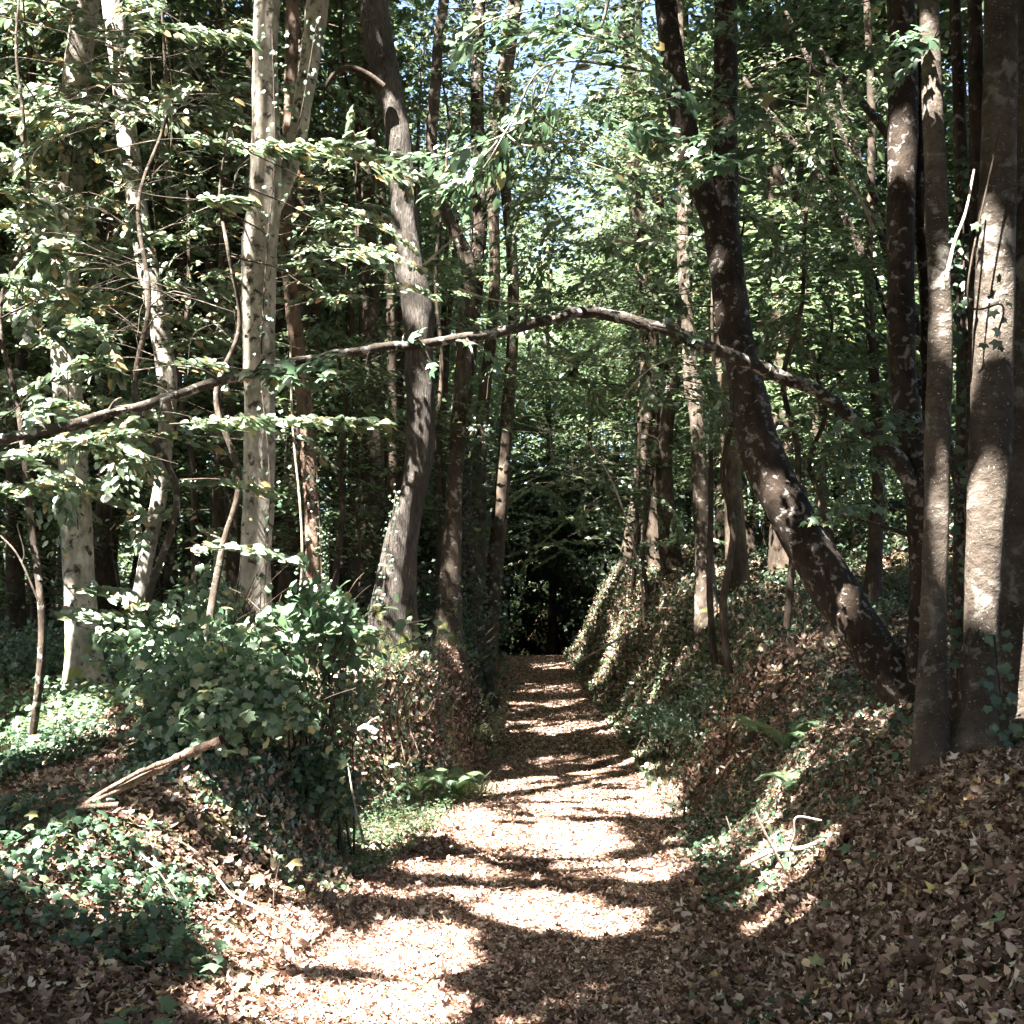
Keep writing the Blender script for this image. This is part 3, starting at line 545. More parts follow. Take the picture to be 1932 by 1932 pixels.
# dark trunks in the middle distance, one by one
mid = [(1245, 24, 44, 1110), (1215, 25.5, 30, 1110), (1180, 30, 20, 1150), (1265, 22, 30, 1080), (1560, 19, 20, 1050), (1650, 14, 22, 1150), (1420, 21, 18, 1080), (1500, 24, 18, 1000),
       (915, 17, 26, 1150), (905, 20, 26, 1150), (690, 18, 26, 1130), (655, 21, 20, 1120), (720, 24, 22, 1120), (640, 26, 18, 1100), (400, 19, 24, 1120), (370, 24, 18, 1100), (330, 20, 20, 1120),
       (30, 16, 26, 1150), (75, 20, 24, 1120), (210, 18, 24, 1120), (430, 16, 20, 1120), (5, 22, 24, 1100), (185, 23, 20, 1100)]
for i, (px, d, wd_, pb_) in enumerate(mid):
    r2 = random.Random(i*7+3); dx = [r2.uniform(-26, 26) for _ in range(5)]; ln = r2.uniform(-70, 70) if i not in (8, 9) else 70
    pts = [(px+ln, -60, wd_*.6), (px+ln*.7+dx[0], 250, wd_*.75), (px+ln*.45+dx[1], 550, wd_*.85), (px+ln*.2+dx[2], 850, wd_), (px+dx[3]*.2, pb_, wd_*1.15)]
    side = "left" if px < 1000 else "right"
    named_tree("background_tree", "bare dark trunk in the shadowed middle distance %s of the lane" % side, [dict(pts=pts, d=d, sides=10, n=40, rough=.06)], B_bg, 700+i*3, group="dark trunks in the middle distance "+side+" of the lane")
# diagonal leaning poles, upper right
for i, (a, b, c, e, d) in enumerate([(1500, 60, 1690, 480, 14), (1560, 110, 1700, 300, 13), (1420, 170, 1600, 420, 15), (1590, 190, 1690, 560, 14.5)]):
    tb = Tubes(); p, q2 = U(a, b, d), U(c, e, d-.6); base = U(c+(c-a)*.9, e+(e-b)*1.5, d-1.2)
    Q = spline([p+(p-q2)*.1, p, (p+q2)/2+[0, 0, .06], q2, base], 40); tb.add(Q, np.interp(np.arange(40), [0, 39], [.025, .06]), 8, .15, 5, seed=i)
    base[2] = min(base[2], 40); o = empty("leaning_pole", base)
    tag(o, ["longest dead pole slanting across the green leaves right of the fork", "short upper dead pole slanting down to the black trunk", "lower dead pole nearest the leaning fork", "dead pole slanting steeply beside the black trunk"][i], "dead pole")
    obj("stem", tb.mesh("leaning_pole", B_dark, base), o)

# ------------------------------------------------------------------ near foliage sprays
DENS = 3.2
def spray_line(lv, tb, pxs, n_, size, seed, wdt=.16, twig=.006):
    """a leafy twig through picture points (px, py, depth)"""
    rg2 = np.random.default_rng(seed); P = spline([U(*p) for p in pxs], 24); n_ = int(n_*DENS)
    tb.add(P, np.linspace(twig, .002, 24), 4)
    Ltot = np.linalg.norm(np.diff(P, axis=0), axis=1).sum()
    t = rg2.uniform(.05, 1, n_); i = np.minimum((t*23).astype(int), 22); f = (t*23-i)[:, None]
    c = P[i]*(1-f)+P[i+1]*f; T = nrm(P[i+1]-P[i]); S_ = np.cross(T, [0, 0, 1.]); S_ = nrm(S_)
    side = rg2.choice([-1, 1], n_); off = side*rg2.uniform(.03, 1, n_)*wdt*(1-.6*t)
    c = c+S_*off[:, None]+T*np.abs(off)[:, None]*.7; c[:, 2] -= np.abs(off)*rg2.uniform(0, .45, n_)-rg2.normal(0, .015, n_)
    A = T+S_*(side*rg2.uniform(.3, 1, n_))[:, None]; A[:, 2] -= rg2.uniform(.0, .6, n_)
    N = np.column_stack([rg2.normal(0, .6, n_), rg2.normal(-.55, .6, n_), np.ones(n_)])
    lv.add(c, nrm(A), nrm(N), size*rg2.uniform(.45, 1.35, n_)*rg2.uniform(.75, 1.2))
def understorey(name, label, bx, by, topx, topy, d, lines, fill, seed, mat=M_beech, tm=OV, size=.095, bark=B_mid, r=.035):
    """lines: explicit twigs, fill: (count, x0, x1, y0, y1, d0, d1) of random horizontal sprays"""
    lv = Leaves(); tb = Tubes(); rg2 = np.random.default_rng(seed)
    b = U(bx, by, d); t = U(topx, topy, d)
    if xl(d)-.7 < b[0] < xr(d)+.7: b[0] = (xl(d)-.9) if b[0] < (xl(d)+xr(d))/2 else xr(d)+.9; t[0] = b[0]+.2
    b[2] = float(H(b[0], b[1]))
    Q = spline([b-[0, 0, .1]]+[b+(t-b)*f+[rg2.normal(0, .1), rg2.normal(0, .08), 0] for f in (.15, .3, .42, .55, .68, .8, .9)]+[t], 60)
    tb.add(Q, np.linspace(r, .008, 60), 8, .12, 8)
    for j, (pts, n_) in enumerate(lines): spray_line(lv, tb, pts, n_, size, seed*10+j)
    for (cnt, x0, x1, y0, y1, d0, d1) in fill:
        for j in range(cnt):
            px = rg2.uniform(x0, x1); py = rg2.uniform(y0, y1); dd = rg2.uniform(d0, d1); sgn = rg2.choice([-1, 1]); L = rg2.uniform(90, 200)
            k = int(np.argmin(np.abs(Q[:, 2]-(U(px, py, dd)[2]-.1))))
            if min(px, px+sgn*L) < 555 and max(px, px+sgn*L) > 435 and dd < 10.6: dd = rg2.uniform(10.8, 12.5)
            if rg2.uniform() < .25 and dd < 10.6: continue
            p = U(px, py, dd)
            if rg2.uniform() < .12: tb.add(spline([Q[k], (Q[k]+p)/2+[0, 0, .08], p], 6), np.linspace(.01, .004, 6), 4)
            e = dd+rg2.uniform(-.8, .6); sl = rg2.choice([0, 0, -60, 70])
            spray_line(lv, tb, [(px, py, dd), (px+sgn*L*.5, py-6+sl*.4+rg2.uniform(-25, 25), (dd+e)/2), (px+sgn*L*(.6 if sl else 1), py+sl+rg2.uniform(-15, 50), e)], int(rg2.integers(16, 56)), size, seed*1000+j, rg2.uniform(.12, .26), .003)
    o = empty(name, b); tag(o, label, "sapling"); obj("trunk", tb.mesh(name+"_trunk", bark, b), o)
    obj("crown", leaf_mesh(name+"_crown", thin(lv.cat(), rg2, 0 if d > 13 else .75), tm, mat, b), o); return o
understorey("beech_sapling", "leafy beech sapling with yellowing sprays at the far left", 60, 1330, 40, -40, 9.0,
    [([(0, 30, 9), (120, 60, 9), (260, 95, 9)], 80), ([(0, 215, 9), (90, 200, 9), (200, 215, 9)], 60), ([(0, 600, 8.8), (70, 615, 8.8), (130, 650, 8.8)], 40),
     ([(0, 865, 8), (160, 832, 8), (335, 875, 8)], 110), ([(0, 940, 8), (120, 915, 8.2), (240, 950, 8.3)], 50), ([(0, 360, 8.5), (60, 370, 8.5), (150, 420, 8.5)], 70), ([(90, 1150, 8.5), (200, 1160, 8.5), (330, 1175, 8.5)], 70), ([(130, 1110, 8.5), (200, 1112, 8.5), (275, 1140, 8.4)], 50)],
    [(96, -60, 200, 0, 620, 8, 12.5), (34, -60, 200, 640, 960, 8, 12)], 3)
understorey("beech_sapling", "densest beech sapling covering the sinuous pale trunk with sunlit sprays", 290, 1330, 300, -60, 8.8,
    [([(180, 290, 8.6), (330, 262, 8.5), (520, 285, 8.5)], 130), ([(200, 340, 8.4), (300, 370, 8.4), (480, 380, 8.4)], 120), ([(110, 555, 8.6), (210, 545, 8.6), (310, 580, 8.6)], 80), ([(250, 540, 8.5), (350, 560, 8.5), (445, 590, 8.5)], 60),
     ([(130, 640, 8.6), (230, 650, 8.6), (340, 690, 8.6)], 80), ([(180, 60, 8.8), (330, 55, 8.8), (475, 75, 8.8)], 90), ([(130, 480, 8.5), (200, 485, 8.5), (285, 510, 8.5)], 50)],
    [(150, 90, 430, 160, 640, 8.2, 11.5), (34, 150, 430, 620, 860, 8, 12), (40, 100, 420, 0, 200, 8.5, 12)], 4)
understorey("beech_sapling", "beech sapling whose long low spray crosses the brightest trunk", 420, 1330, 430, 250, 8.4,
    [([(320, 800, 7.8), (520, 792, 7.6), (735, 800, 7.4)], 150), ([(340, 905, 8), (420, 905, 8), (520, 930, 8)], 50), ([(350, 1035, 8), (450, 1030, 8), (565, 1060, 8)], 50),
     ([(530, 290, 8.4), (640, 275, 8.3), (760, 300, 8.2)], 70), ([(560, 400, 8.6), (640, 395, 8.5), (735, 415, 8.4)], 70), ([(470, 285, 8.4), (520, 275, 8.4), (570, 290, 8.3)], 30), ([(250, 700, 8), (370, 685, 8), (480, 700, 8)], 60)],
    [(44, 500, 710, 240, 580, 9.2, 11.5), (10, 300, 470, 780, 1080, 8.5, 10.5)], 5)
# branches hanging in from above the lane
def hanging(name, label, lines, size, seed, mat, tm, parent, base, twigs=()):
    lv = Leaves(); tb = Tubes()
    for j, (pts, n_) in enumerate(lines): spray_line(lv, tb, pts, n_*.5, size, seed*10+j, .3)
    for pts, r in twigs:
        tb.add(spline([U(*p) for p in pts], 20), np.linspace(r, .003, 20), 5, .15, 12)
    f = obj("leafy_bough", tb.mesh(name+"_twigs", B_dead if twigs else B_bg, base), parent); f["label"] = label
    obj("leaves", leaf_mesh(name+"_leaves", lv.cat(), tm, mat, base), f)
hanging("centre_bough", "sunlit bough with pale bare twigs hanging in above the lane",
    [([(1260, 140, 6.2), (1120, 70, 6), (960, 60, 5.9)], 130), ([(1160, 60, 6.1), (1230, 110, 6), (1290, 180, 5.9)], 45), ([(1050, 130, 6.2), (990, 230, 6.3), (850, 290, 6.4), (740, 300, 6.5)], 120), ([(960, 240, 6.2), (900, 330, 6.3), (820, 370, 6.4)], 60),
     ([(1000, 20, 6.3), (920, 40, 6.3), (860, 90, 6.3)], 40), ([(1090, 300, 6.6), (1180, 330, 6.5), (1260, 350, 6.4)], 35)], .085, 8, M_green, OV, t8, b8,
    [([(1150, -10, 6.1), (1130, 60, 6.1), (1085, 130, 6.1), (1072, 190, 6.1)], .011), ([(1010, 160, 6.2), (1005, 200, 6.2), (1035, 235, 6.2), (1100, 275, 6.2)], .009), ([(940, 240, 6.3), (990, 275, 6.3), (1080, 268, 6.3), (1170, 300, 6.3)], .009),
     ([(1260, 140, 6.2), (1040, 120, 6.2), (960, 240, 6.3), (880, 330, 6.3)], .010)])
hanging("fork_bough", "teal shaded maple leaves hanging before the fork",
    [([(1420, 200, 7.2), (1360, 250, 7), (1230, 270, 6.8)], 60), ([(1420, 260, 7.2), (1380, 300, 7), (1290, 310, 6.8)], 45), ([(1250, 190, 7), (1330, 170, 7), (1400, 200, 7)], 26), ([(1100, 200, 7), (1180, 230, 6.8), (1250, 260, 6.8)], 40), ([(1480, 230, 7.2), (1430, 190, 7.2), (1340, 180, 7)], 22)], .12, 9, M_green, MP, t8, b8)
hanging("top_bough", "shaded green bough across the top right",
    [([(1720, -20, 7), (1560, 20, 6.8), (1380, 40, 6.6)], 110), ([(1650, 90, 7), (1500, 60, 6.8), (1330, 20, 6.6)], 90), ([(1730, 60, 6.6), (1680, 80, 6.5), (1600, 110, 6.5)], 50), ([(1250, -10, 6.4), (1150, 15, 6.4), (1020, 5, 6.4)], 60), ([(1780, 60, 6.2), (1740, 90, 6.2), (1690, 105, 6.2)], 30)], .10, 10, M_green, MP, t9, b9)
hanging("arch_bough", "teal maple leaves growing from the arching limb",
    [([(640, 665, 6.6), (560, 690, 6.4), (470, 700, 6.3)], 34), ([(520, 700, 6.4), (580, 715, 6.3), (640, 700, 6.3)], 22), ([(0, 790, 6), (30, 770, 5.9), (60, 740, 5.9)], 12), ([(870, 640, 6.8), (900, 650, 6.7), (930, 670, 6.7)], 7), ([(1230, 612, 7), (1260, 620, 7), (1300, 640, 7)], 6), ([(760, 655, 6.7), (790, 640, 6.7), (820, 700, 6.7)], 6)], .11, 12, M_green, MP, t9, b9)
hanging("clump_bough", "small shaded maple spray beside the black trunk", [([(1740, 800, 7.6), (1680, 790, 7.5), (1590, 800, 7.4)], 40), ([(1740, 830, 7.6), (1700, 815, 7.5), (1640, 830, 7.4)], 22), ([(1700, 960, 7.6), (1620, 950, 7.6), (1540, 975, 7.6)], 40)], .09, 13, M_green, MP, tA, bA)

# mid-distance green on the right and centre: young leafy trees
def green_tree(label, bx, d, x0, x1, y0, y1, cnt, seed, size=.085):
    understorey("young_maple", label, bx, 1150, bx+random.uniform(-60, 60), y0, d, [], [(cnt, x0, x1, y0, y1, d-1.2, d+1.2)], seed, M_far, RH, size, B_bg, .05)
green_tree("young leafy tree filling the gap above the lane's end", 1080, 15, 930, 1230, 250, 760, 70, 40)
green_tree("young leafy tree directly left of the leaning fork", 1180, 13.5, 1050, 1330, 330, 760, 60, 41)
green_tree("young leafy tree behind the fork of the leaning trunk", 1480, 13.5, 1380, 1680, 100, 520, 90, 42)
green_tree("young leafy tree low between the leaning trunk and the clump", 1560, 14, 1420, 1700, 480, 900, 80, 43)
green_tree("young leafy tree whose top fills the upper middle", 1020, 16, 860, 1240, 0, 330, 130, 44)
green_tree("young leafy tree behind the thick ridged trunk", 640, 14.5, 560, 860, 380, 760, 50, 45)
green_tree("young leafy tree in the shadows at upper left", 380, 14, 180, 640, 20, 420, 60, 46)
green_tree("young leafy tree over the dark end of the lane", 1120, 22, 960, 1260, 760, 1050, 60, 47, .11)

green_tree("young leafy tree arching low over the tunnel mouth", 930, 27, 930, 1200, 860, 1060, 50, 48, .13)
green_tree("young leafy tree in the bright gap over the lane", 1190, 24, 960, 1220, 150, 600, 60, 49, .13)

# ------------------------------------------------------------------ holly tunnel where the lane disappears; far wall and roof added to darken it
def ground_hug(P, dz): P[:, 2] = H(P[:, 0], P[:, 1])+dz; return P
def cloud(n, fn, size, rg2, spread=1.0):
    P = fn(n); A = rg2.normal(0, 1, (n, 3)); N = rg2.normal(0, spread, (n, 3)); N[:, 2] += .8
    return P, nrm(A), nrm(N), size*rg2.uniform(.6, 1.2, n)
rg3 = np.random.default_rng(77)
def thicket(name, label, f, n, size, mat=M_dark, carve=False, tm=RH, cat="thicket"):
    d = cloud(n, f, size, rg3)
    d = thin(d, rg3)
    b = d[0].mean(0); b[2] = float(H(b[0], b[1])); o = empty(name, b); tag(o, label, cat)
    obj("foliage", leaf_mesh(name+"_foliage", d, tm, mat, b), o)
    tb = Tubes()
    for i in range(7):
        p = d[0][rg3.integers(len(d[0]))].copy(); q = b.copy(); q[:2] = p[:2]*.6+b[:2]*.4; q[2] = float(H(q[0], q[1]))-.05
        tb.add(spline([q, (p+q)/2+rg3.normal(0, .08, 3), p], 8), np.linspace(.02, .005, 8), 5)
    obj("stem", tb.mesh(name+"_stem", B_bg, b), o); return o
def blob(cx, cy, cz, rx, ry, rz_):
    def f(n):
        v = nrm(rg3.normal(0, 1, (n, 3)))*(rg3.uniform(.35, 1, n)**.5)[:, None]
        P = np.array([cx, cy, 0])+v*np.array([rx, ry, rz_]); P[:, 2] += cz
        lump = 1+.22*np.sin(P[:, 0]*3.1+P[:, 1]*1.7)+.18*np.sin(P[:, 2]*4.3+P[:, 0]*2)
        c = np.array([cx, cy, cz]); P = c+(P-c)*lump[:, None]
        P[:, 2] = np.maximum(P[:, 2], H(P[:, 0], P[:, 1])+.02); return P
    return f
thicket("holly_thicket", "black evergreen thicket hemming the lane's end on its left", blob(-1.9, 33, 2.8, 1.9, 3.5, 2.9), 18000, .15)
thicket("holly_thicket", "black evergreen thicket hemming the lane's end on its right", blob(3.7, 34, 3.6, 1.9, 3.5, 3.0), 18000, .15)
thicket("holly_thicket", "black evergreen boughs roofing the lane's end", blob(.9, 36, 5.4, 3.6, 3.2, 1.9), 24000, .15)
thicket("holly_thicket", "black wall of evergreen added behind the tunnel to keep it dark", blob(.5, 44, 2.6, 6, 2.2, 4.4), 42000, .2)
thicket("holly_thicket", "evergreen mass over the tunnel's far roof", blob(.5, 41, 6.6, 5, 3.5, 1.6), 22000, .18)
thicket("holly_thicket", "dark thicket low behind the ivy clad trunk", blob(-1.5, 17, 1.9, .9, 2.2, 1.0), 7000, .09)
thicket("bramble_thicket", "dark bramble bush on the left lip before the tunnel", blob(-1.1, 25, 2.3, 1.1, 2.6, 1.2), 7000, .09, M_ivy)

# ------------------------------------------------------------------ bushes and plants on the left bank
def bush(name, label, cx, cy_, cz, rx, ry, rz_, n, size, mat, tm, seed, cat="bush", nst=12):
    rg2 = np.random.default_rng(seed); k = n//7
    v = nrm(rg2.normal(0, 1, (k, 3))); v[:, 2] = np.abs(v[:, 2])*1.2-.25; c = np.array([cx, cy_, cz])+v*np.array([rx, ry, rz_])*(rg2.uniform(.3, 1, k)**.45)[:, None]*(1+.25*rg2.normal(0, 1, k))[:, None]
    P = np.repeat(c, 7, 0)+rg2.normal(0, .085, (k*7, 3)); P[:, 2] = np.maximum(P[:, 2], H(P[:, 0], P[:, 1])+.03)
    N = nrm(P-np.array([cx, cy_, cz]))*.5+np.array([-.1, -.35, .8])+rg2.normal(0, .35, P.shape); A = rg2.normal(0, 1, P.shape); A[:, 2] -= .5
    b = np.array([cx, cy_, float(H(cx, cy_))]); o = empty(name, b); tag(o, label, cat); SH = Leaves(); SH.add(P, nrm(A), nrm(N), size*rg2.uniform(.5, 1.2, len(P)))
    tb = Tubes()
    for i in range(int(nst*3)):
        e = c[rg2.integers(k)]; out = nrm(e-np.array([cx, cy_, cz-rz_*.3])); out[2] = abs(out[2])*.7+.25; L_ = rg2.uniform(.15, .6)*min(1, rx*2)
        SP = spline([e-out*.1, e+out*L_*.5, e+out*L_+[0, 0, -.05]], 12); tb.add(SP, np.linspace(.005, .002, 12), 4); m2 = int(rg2.integers(9, 16)); ii = rg2.integers(2, 12, m2)
        Pq = SP[ii]+rg2.normal(0, .035, (m2, 3)); Aq = rg2.normal(0, .7, (m2, 3))+out; Nq = rg2.normal(0, .4, (m2, 3))+[0, -.3, 1]; SH.add(Pq, nrm(Aq), nrm(Nq), size*rg2.uniform(.6, 1.25, m2))
    for i in range(nst):
        e = c[rg2.integers(k)]; s0 = b+np.array([rg2.normal(0, rx*.3), rg2.normal(0, ry*.3), 0]); s0[2] = float(H(s0[0], s0[1]))-.03
        tb.add(spline([s0, (s0+e)/2+rg2.normal(0, .05, 3), e], 10), np.linspace(.012, .003, 10), 5)
    obj("foliage", leaf_mesh(name+"_foliage", thin(SH.cat(), rg2, .8), tm, mat, b), o)
    obj("stem", tb.mesh(name+"_stem", B_bg, b), o); return o
def bpx(px, py, d): p = U(px, py, d); return p[0], p[1], p[2]
bush("bramble_bush", "large dark green bush spilling down the left bank", *bpx(450, 1350, 8.1), .72, .8, .62, 2400, .105, M_bush, IV, 60, nst=8)
bush("bramble_bush", "low skirt of bramble in the dark hollow under the big bush", *bpx(600, 1500, 8.5), .3, .35, .4, 1100, .08, M_ivy, IV, 71, nst=5)
bush("bramble_bush", "bush of broad leaves topping the bank left of the mossy foot", *bpx(590, 1210, 8.5), .45, .4, .36, 1200, .11, M_bush, OV, 61)
bush("bramble_bush", "lighter bush above the dead log", *bpx(350, 1230, 8.8), .5, .5, .34, 1100, .095, M_bush, IV, 62)
bush("bramble_bush", "ragged bush hanging over the bank edge below the mossy foot", *bpx(650, 1350, 8.7), .25, .3, .36, 800, .06, M_green, OV, 63, nst=4)
bush("hedge_bush", "small bright shrub on the verge at the grass patch", *bpx(885, 1370, 15), .3, .7, .32, 1500, .06, M_grass, OV, 64)
bush("hedge_bush", "ivy shrub around the foot of the lichened trunk", *bpx(872, 1230, 15.5), .5, .8, .5, 2400, .06, M_ivy, OV, 65)
bush("hedge_bush", "low shrub filling the far left wood floor", *bpx(60, 1260, 13), 1.6, 1.6, .4, 3500, .07, M_ivy, IV, 66)
bush("hedge_bush", "leafy shrub before the pale forked trunk", *bpx(440, 1170, 9.6), .5, .4, .25, 900, .075, M_beech, OV, 67)
bush("hedge_bush", "sprig of shrub crowning the sunlit bank on the right", *bpx(1225, 1080, 24), .35, .4, .55, 900, .08, M_green, OV, 68)
bush("hedge_bush", "low shrub along the foot of the right bank", *bpx(1250, 1370, 15), .35, 1.6, .25, 2200, .055, M_green, OV, 69)
bush("hedge_bush", "small leafy clump on the right bank in broken light", *bpx(1370, 1330, 14), .45, .6, .22, 1200, .06, M_green, OV, 70)

# ferns: rachis + pinnae
def fern(label, base, nf, L, seed, mat=M_fern, tiltv=0.0):
    rg2 = np.random.default_rng(seed); base = np.array(base, float); base[2] = float(H(base[0], base[1])); o = empty("fern", base); tag(o, label, "fern")
    for k in range(nf):
        a = k/nf*6.283+rg2.uniform(-.3, .3); l_ = L*rg2.uniform(.75, 1.1); up_ = rg2.uniform(.5, .8)
        d = np.array([math.cos(a), math.sin(a), 0]); P = spline([base, base+d*l_*.3+[0, 0, up_*l_*.55], base+d*l_*.7+[0, 0, up_*l_*.75], base+d*l_+[0, 0, up_*l_*.5]], 34)
        tb = Tubes(); tb.add(P, np.linspace(.004, .001, 34), 4)
        T = nrm(np.gradient(P, axis=0)); S_ = nrm(np.cross(T, [0, 0, 1.])); N = nrm(np.cross(S_, T)); lv = Leaves()
        i = np.arange(4, 34); sz = l_*.26*np.sin(np.pi*np.linspace(.25, .97, len(i)))
        for sgn in (-1, 1): lv.add(P[i], nrm(S_[i]*sgn+T[i]*.35-N[i]*.15), N[i]+rg2.normal(0, .1, (len(i), 3)), sz)
        f = obj("frond", leaf_mesh("fern_frond", lv.cat(), PN, mat, base), o); obj("stalk", tb.mesh("frond_stalk", mat, base), f)
fern("bright fern arching over the exposed roots beside the mossy foot", np.array([-1.02, 12.05, 0]), 10, .62, 1)
fern("second fern tucked right below the mossy foot", np.array([-.72, 12.6, 0]), 8, .5, 2)
fern("dim fern in the shade halfway up the right bank", ground_hit(1490, 1420), 7, .5, 3)
fern("faint fern lower on the shaded right bank", ground_hit(1500, 1500), 6, .35, 4)
fern("fern at the foot of the leaning trunk", ground_hit(1440, 1460)+np.array([.2, 1.2, 0]), 6, .4, 5)
# grass tufts at the lit verge
def tuft(label, px, py, n, L, seed, spread=.12):
    rg2 = np.random.default_rng(seed); c = ground_hit(px, py); P = c+np.column_stack([rg2.normal(0, spread, n), rg2.normal(0, spread, n), np.zeros(n)]); P[:, 2] = H(P[:, 0], P[:, 1])
    A = np.column_stack([rg2.normal(0, .5, n), rg2.normal(0, .5, n), np.ones(n)]); A = nrm(A); S = L*rg2.uniform(.4, 1.1, n); N = rg2.normal(0, 1, (n, 3))
    o = obj("grass_tuft", leaf_mesh("grass_tuft", (P+A*S[:, None]*.45-c, A, N, S), BL, M_grass), None, c); tag(o, label, "grass tuft")
tuft("pale sunlit grass tuft on the left verge beside the lane", 850, 1440, 260, .34, 1, .16)
tuft("thin grass tuft at the very edge of the lit verge", 900, 1500, 140, .22, 2, .12)
tuft("short grass tuft behind the sunlit one", 905, 1400, 140, .26, 3, .12)
tuft("sparse grass tuft under the ragged bush", 760, 1450, 120, .3, 4, .12)

# tall single plants with a few big leaves (left foreground)
def weed(label, px, py, h, nleaf, size, seed, mat=M_beech, toward=0):
    rg2 = np.random.default_rng(seed); b = ground_hit(px, py); o = empty("maple_seedling", b); tag(o, label, "seedling")
    tb = Tubes(); P = spline([b, b+[rg2.normal(0, .02), 0, h*.5], b+[rg2.normal(0, .04), rg2.normal(0, .03), h]], 10); tb.add(P, np.linspace(.005, .002, 10), 5)
    obj("stem", tb.mesh("seedling_stem", B_red, b), o)
    t = np.linspace(.55, 1, nleaf); i = (t*9).astype(int); a = np.arange(nleaf)*2.4+seed
    D = np.column_stack([np.cos(a), np.sin(a), np.full(nleaf, -.1)]); N = np.column_stack([rg2.normal(0, .3, nleaf), rg2.normal(-.7, .2, nleaf), np.ones(nleaf)])
    for k in range(nleaf):
        obj("leaf", leaf_mesh("seedling_leaf", (P[i[k]][None]+D[k]*size*.7, nrm(D[k])[None], N[k][None], np.array([size*rg2.uniform(.8, 1.15)])), MP, mat, b), o)
M_yel = leaf_mat("yellowing_leaf", [(0, G(.30, .32, .10)), (.6, G(.42, .38, .14)), (1, G(.5, .42, .2))], .4, 1.4)
for k, q in enumerate([("yellow green seedling below the big bush", 515, 1720, .30, 3, .13, 1, M_yel), ("seedling with pale leaves on the bank beside the lane", 610, 1640, .22, 3, .11, 2, M_beech),
      ("short green seedling at the bottom of the left bank", 475, 1880, .16, 4, .12, 3, M_green), ("yellow seedling in the sun at the far left", 35, 1440, .3, 3, .12, 4, M_yel), ("seedling under the end of the dead log", 110, 1600, .2, 3, .11, 5, M_yel),
      ("green seedling at the lower left edge", 240, 1960, .15, 4, .14, 6, M_green), ("seedling in the dark hollow beneath the big bush", 560, 1560, .22, 4, .11, 7, M_green), ("two leaved seedling near the bright twigs on the right", 1640, 1650, .14, 4, .09, 8, M_green),
      ("seedling on the near right slope beside a curled leaf", 1590, 1720, .10, 3, .08, 9, M_green), ("seedling hanging over the lit verge", 725, 1530, .26, 3, .12, 10, M_green)]): weed(*q)

# ivy and stray maple leaves climbing the right hand clump
def climber(label, parent, base, pts, n, size, seed, mat=M_ivy, tm=IV, spread=.05, name="climbing_ivy"):
    rg2 = np.random.default_rng(seed); P = spline([U(*p) for p in pts], 60); i = rg2.integers(0, 60, n)
    c = P[i]+np.column_stack([rg2.normal(0, spread, n), rg2.normal(-.05, .03, n), rg2.normal(0, .05, n)])
    A = np.column_stack([rg2.normal(0, .6, n), rg2.normal(-.2, .2, n), -np.ones(n)]); N = np.column_stack([rg2.normal(-.2, .35, n), -np.ones(n), rg2.normal(.35, .35, n)])
    o = empty(name, base); tag(o, label, "ivy")
    obj("leaves", leaf_mesh(name, (c, nrm(A), nrm(N), size*rg2.uniform(.5, 1.2, n)), tm, mat, base), o)
    tb = Tubes(); tb.add(P+np.array([0, -.04, 0]), np.full(60, .006), 5, .2, 12); obj("stem", tb.mesh(name+"_stem", B_bg, base), o)
climber("ivy climbing the narrow dark trunk of the right hand clump", None, bB, [(1815, 1460, 7.0), (1822, 1200, 7.02), (1820, 900, 7.05), (1815, 620, 7.1), (1812, 300, 7.1)], 170, .085, 1)
climber("ivy at the foot of the large brown trunk", None, bD, [(1890, 1460, 6.35), (1885, 1350, 6.35), (1870, 1200, 6.3)], 36, .085, 2)
climber("pale maple leaves clinging to the large brown trunk", None, U(1870, 1470, 6.3), [(1875, 640, 6.28), (1885, 580, 6.28), (1820, 560, 6.28), (1880, 250, 6.28)], 12, .09, 3, M_green, MP, .06, "clinging_seedling")
climber("ivy running up the brightest pale trunk", None, b3, [(500, 1150, 9.8), (510, 900, 9.8), (495, 700, 9.8), (505, 480, 9.8), (520, 300, 9.8), (515, 60, 9.8)], 130, .06, 4, M_ivy, IV, .11)
climber("ivy on the left side of the mossy foot", None, b5, [(722, 1130, 12.15), (735, 1020, 12.2), (748, 930, 12.3)], 60, .045, 5, M_ivy, IV, .05)
climber("ivy on the far left mottled trunk", None, b1, [(150, 1000, 11.2), (130, 700, 11.2), (130, 400, 11.2), (150, 200, 11.2)], 160, .06, 6, M_ivy, OV, .11)
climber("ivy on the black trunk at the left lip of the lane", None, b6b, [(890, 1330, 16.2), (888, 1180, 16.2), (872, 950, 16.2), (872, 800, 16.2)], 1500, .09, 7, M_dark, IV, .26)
climber("sparse ivy on the thin reddish trunk", None, b4, [(610, 1150, 11.85), (605, 1000, 11.85), (598, 880, 11.85)], 90, .045, 8, M_ivy, IV, .07)
climber("ivy over the second stem of the brightest tree", None, U(500, 1150, 10.2), [(520, 420, 10.1), (565, 240, 10.2), (600, 40, 10.3)], 60, .055, 9, M_ivy, OV, .1)

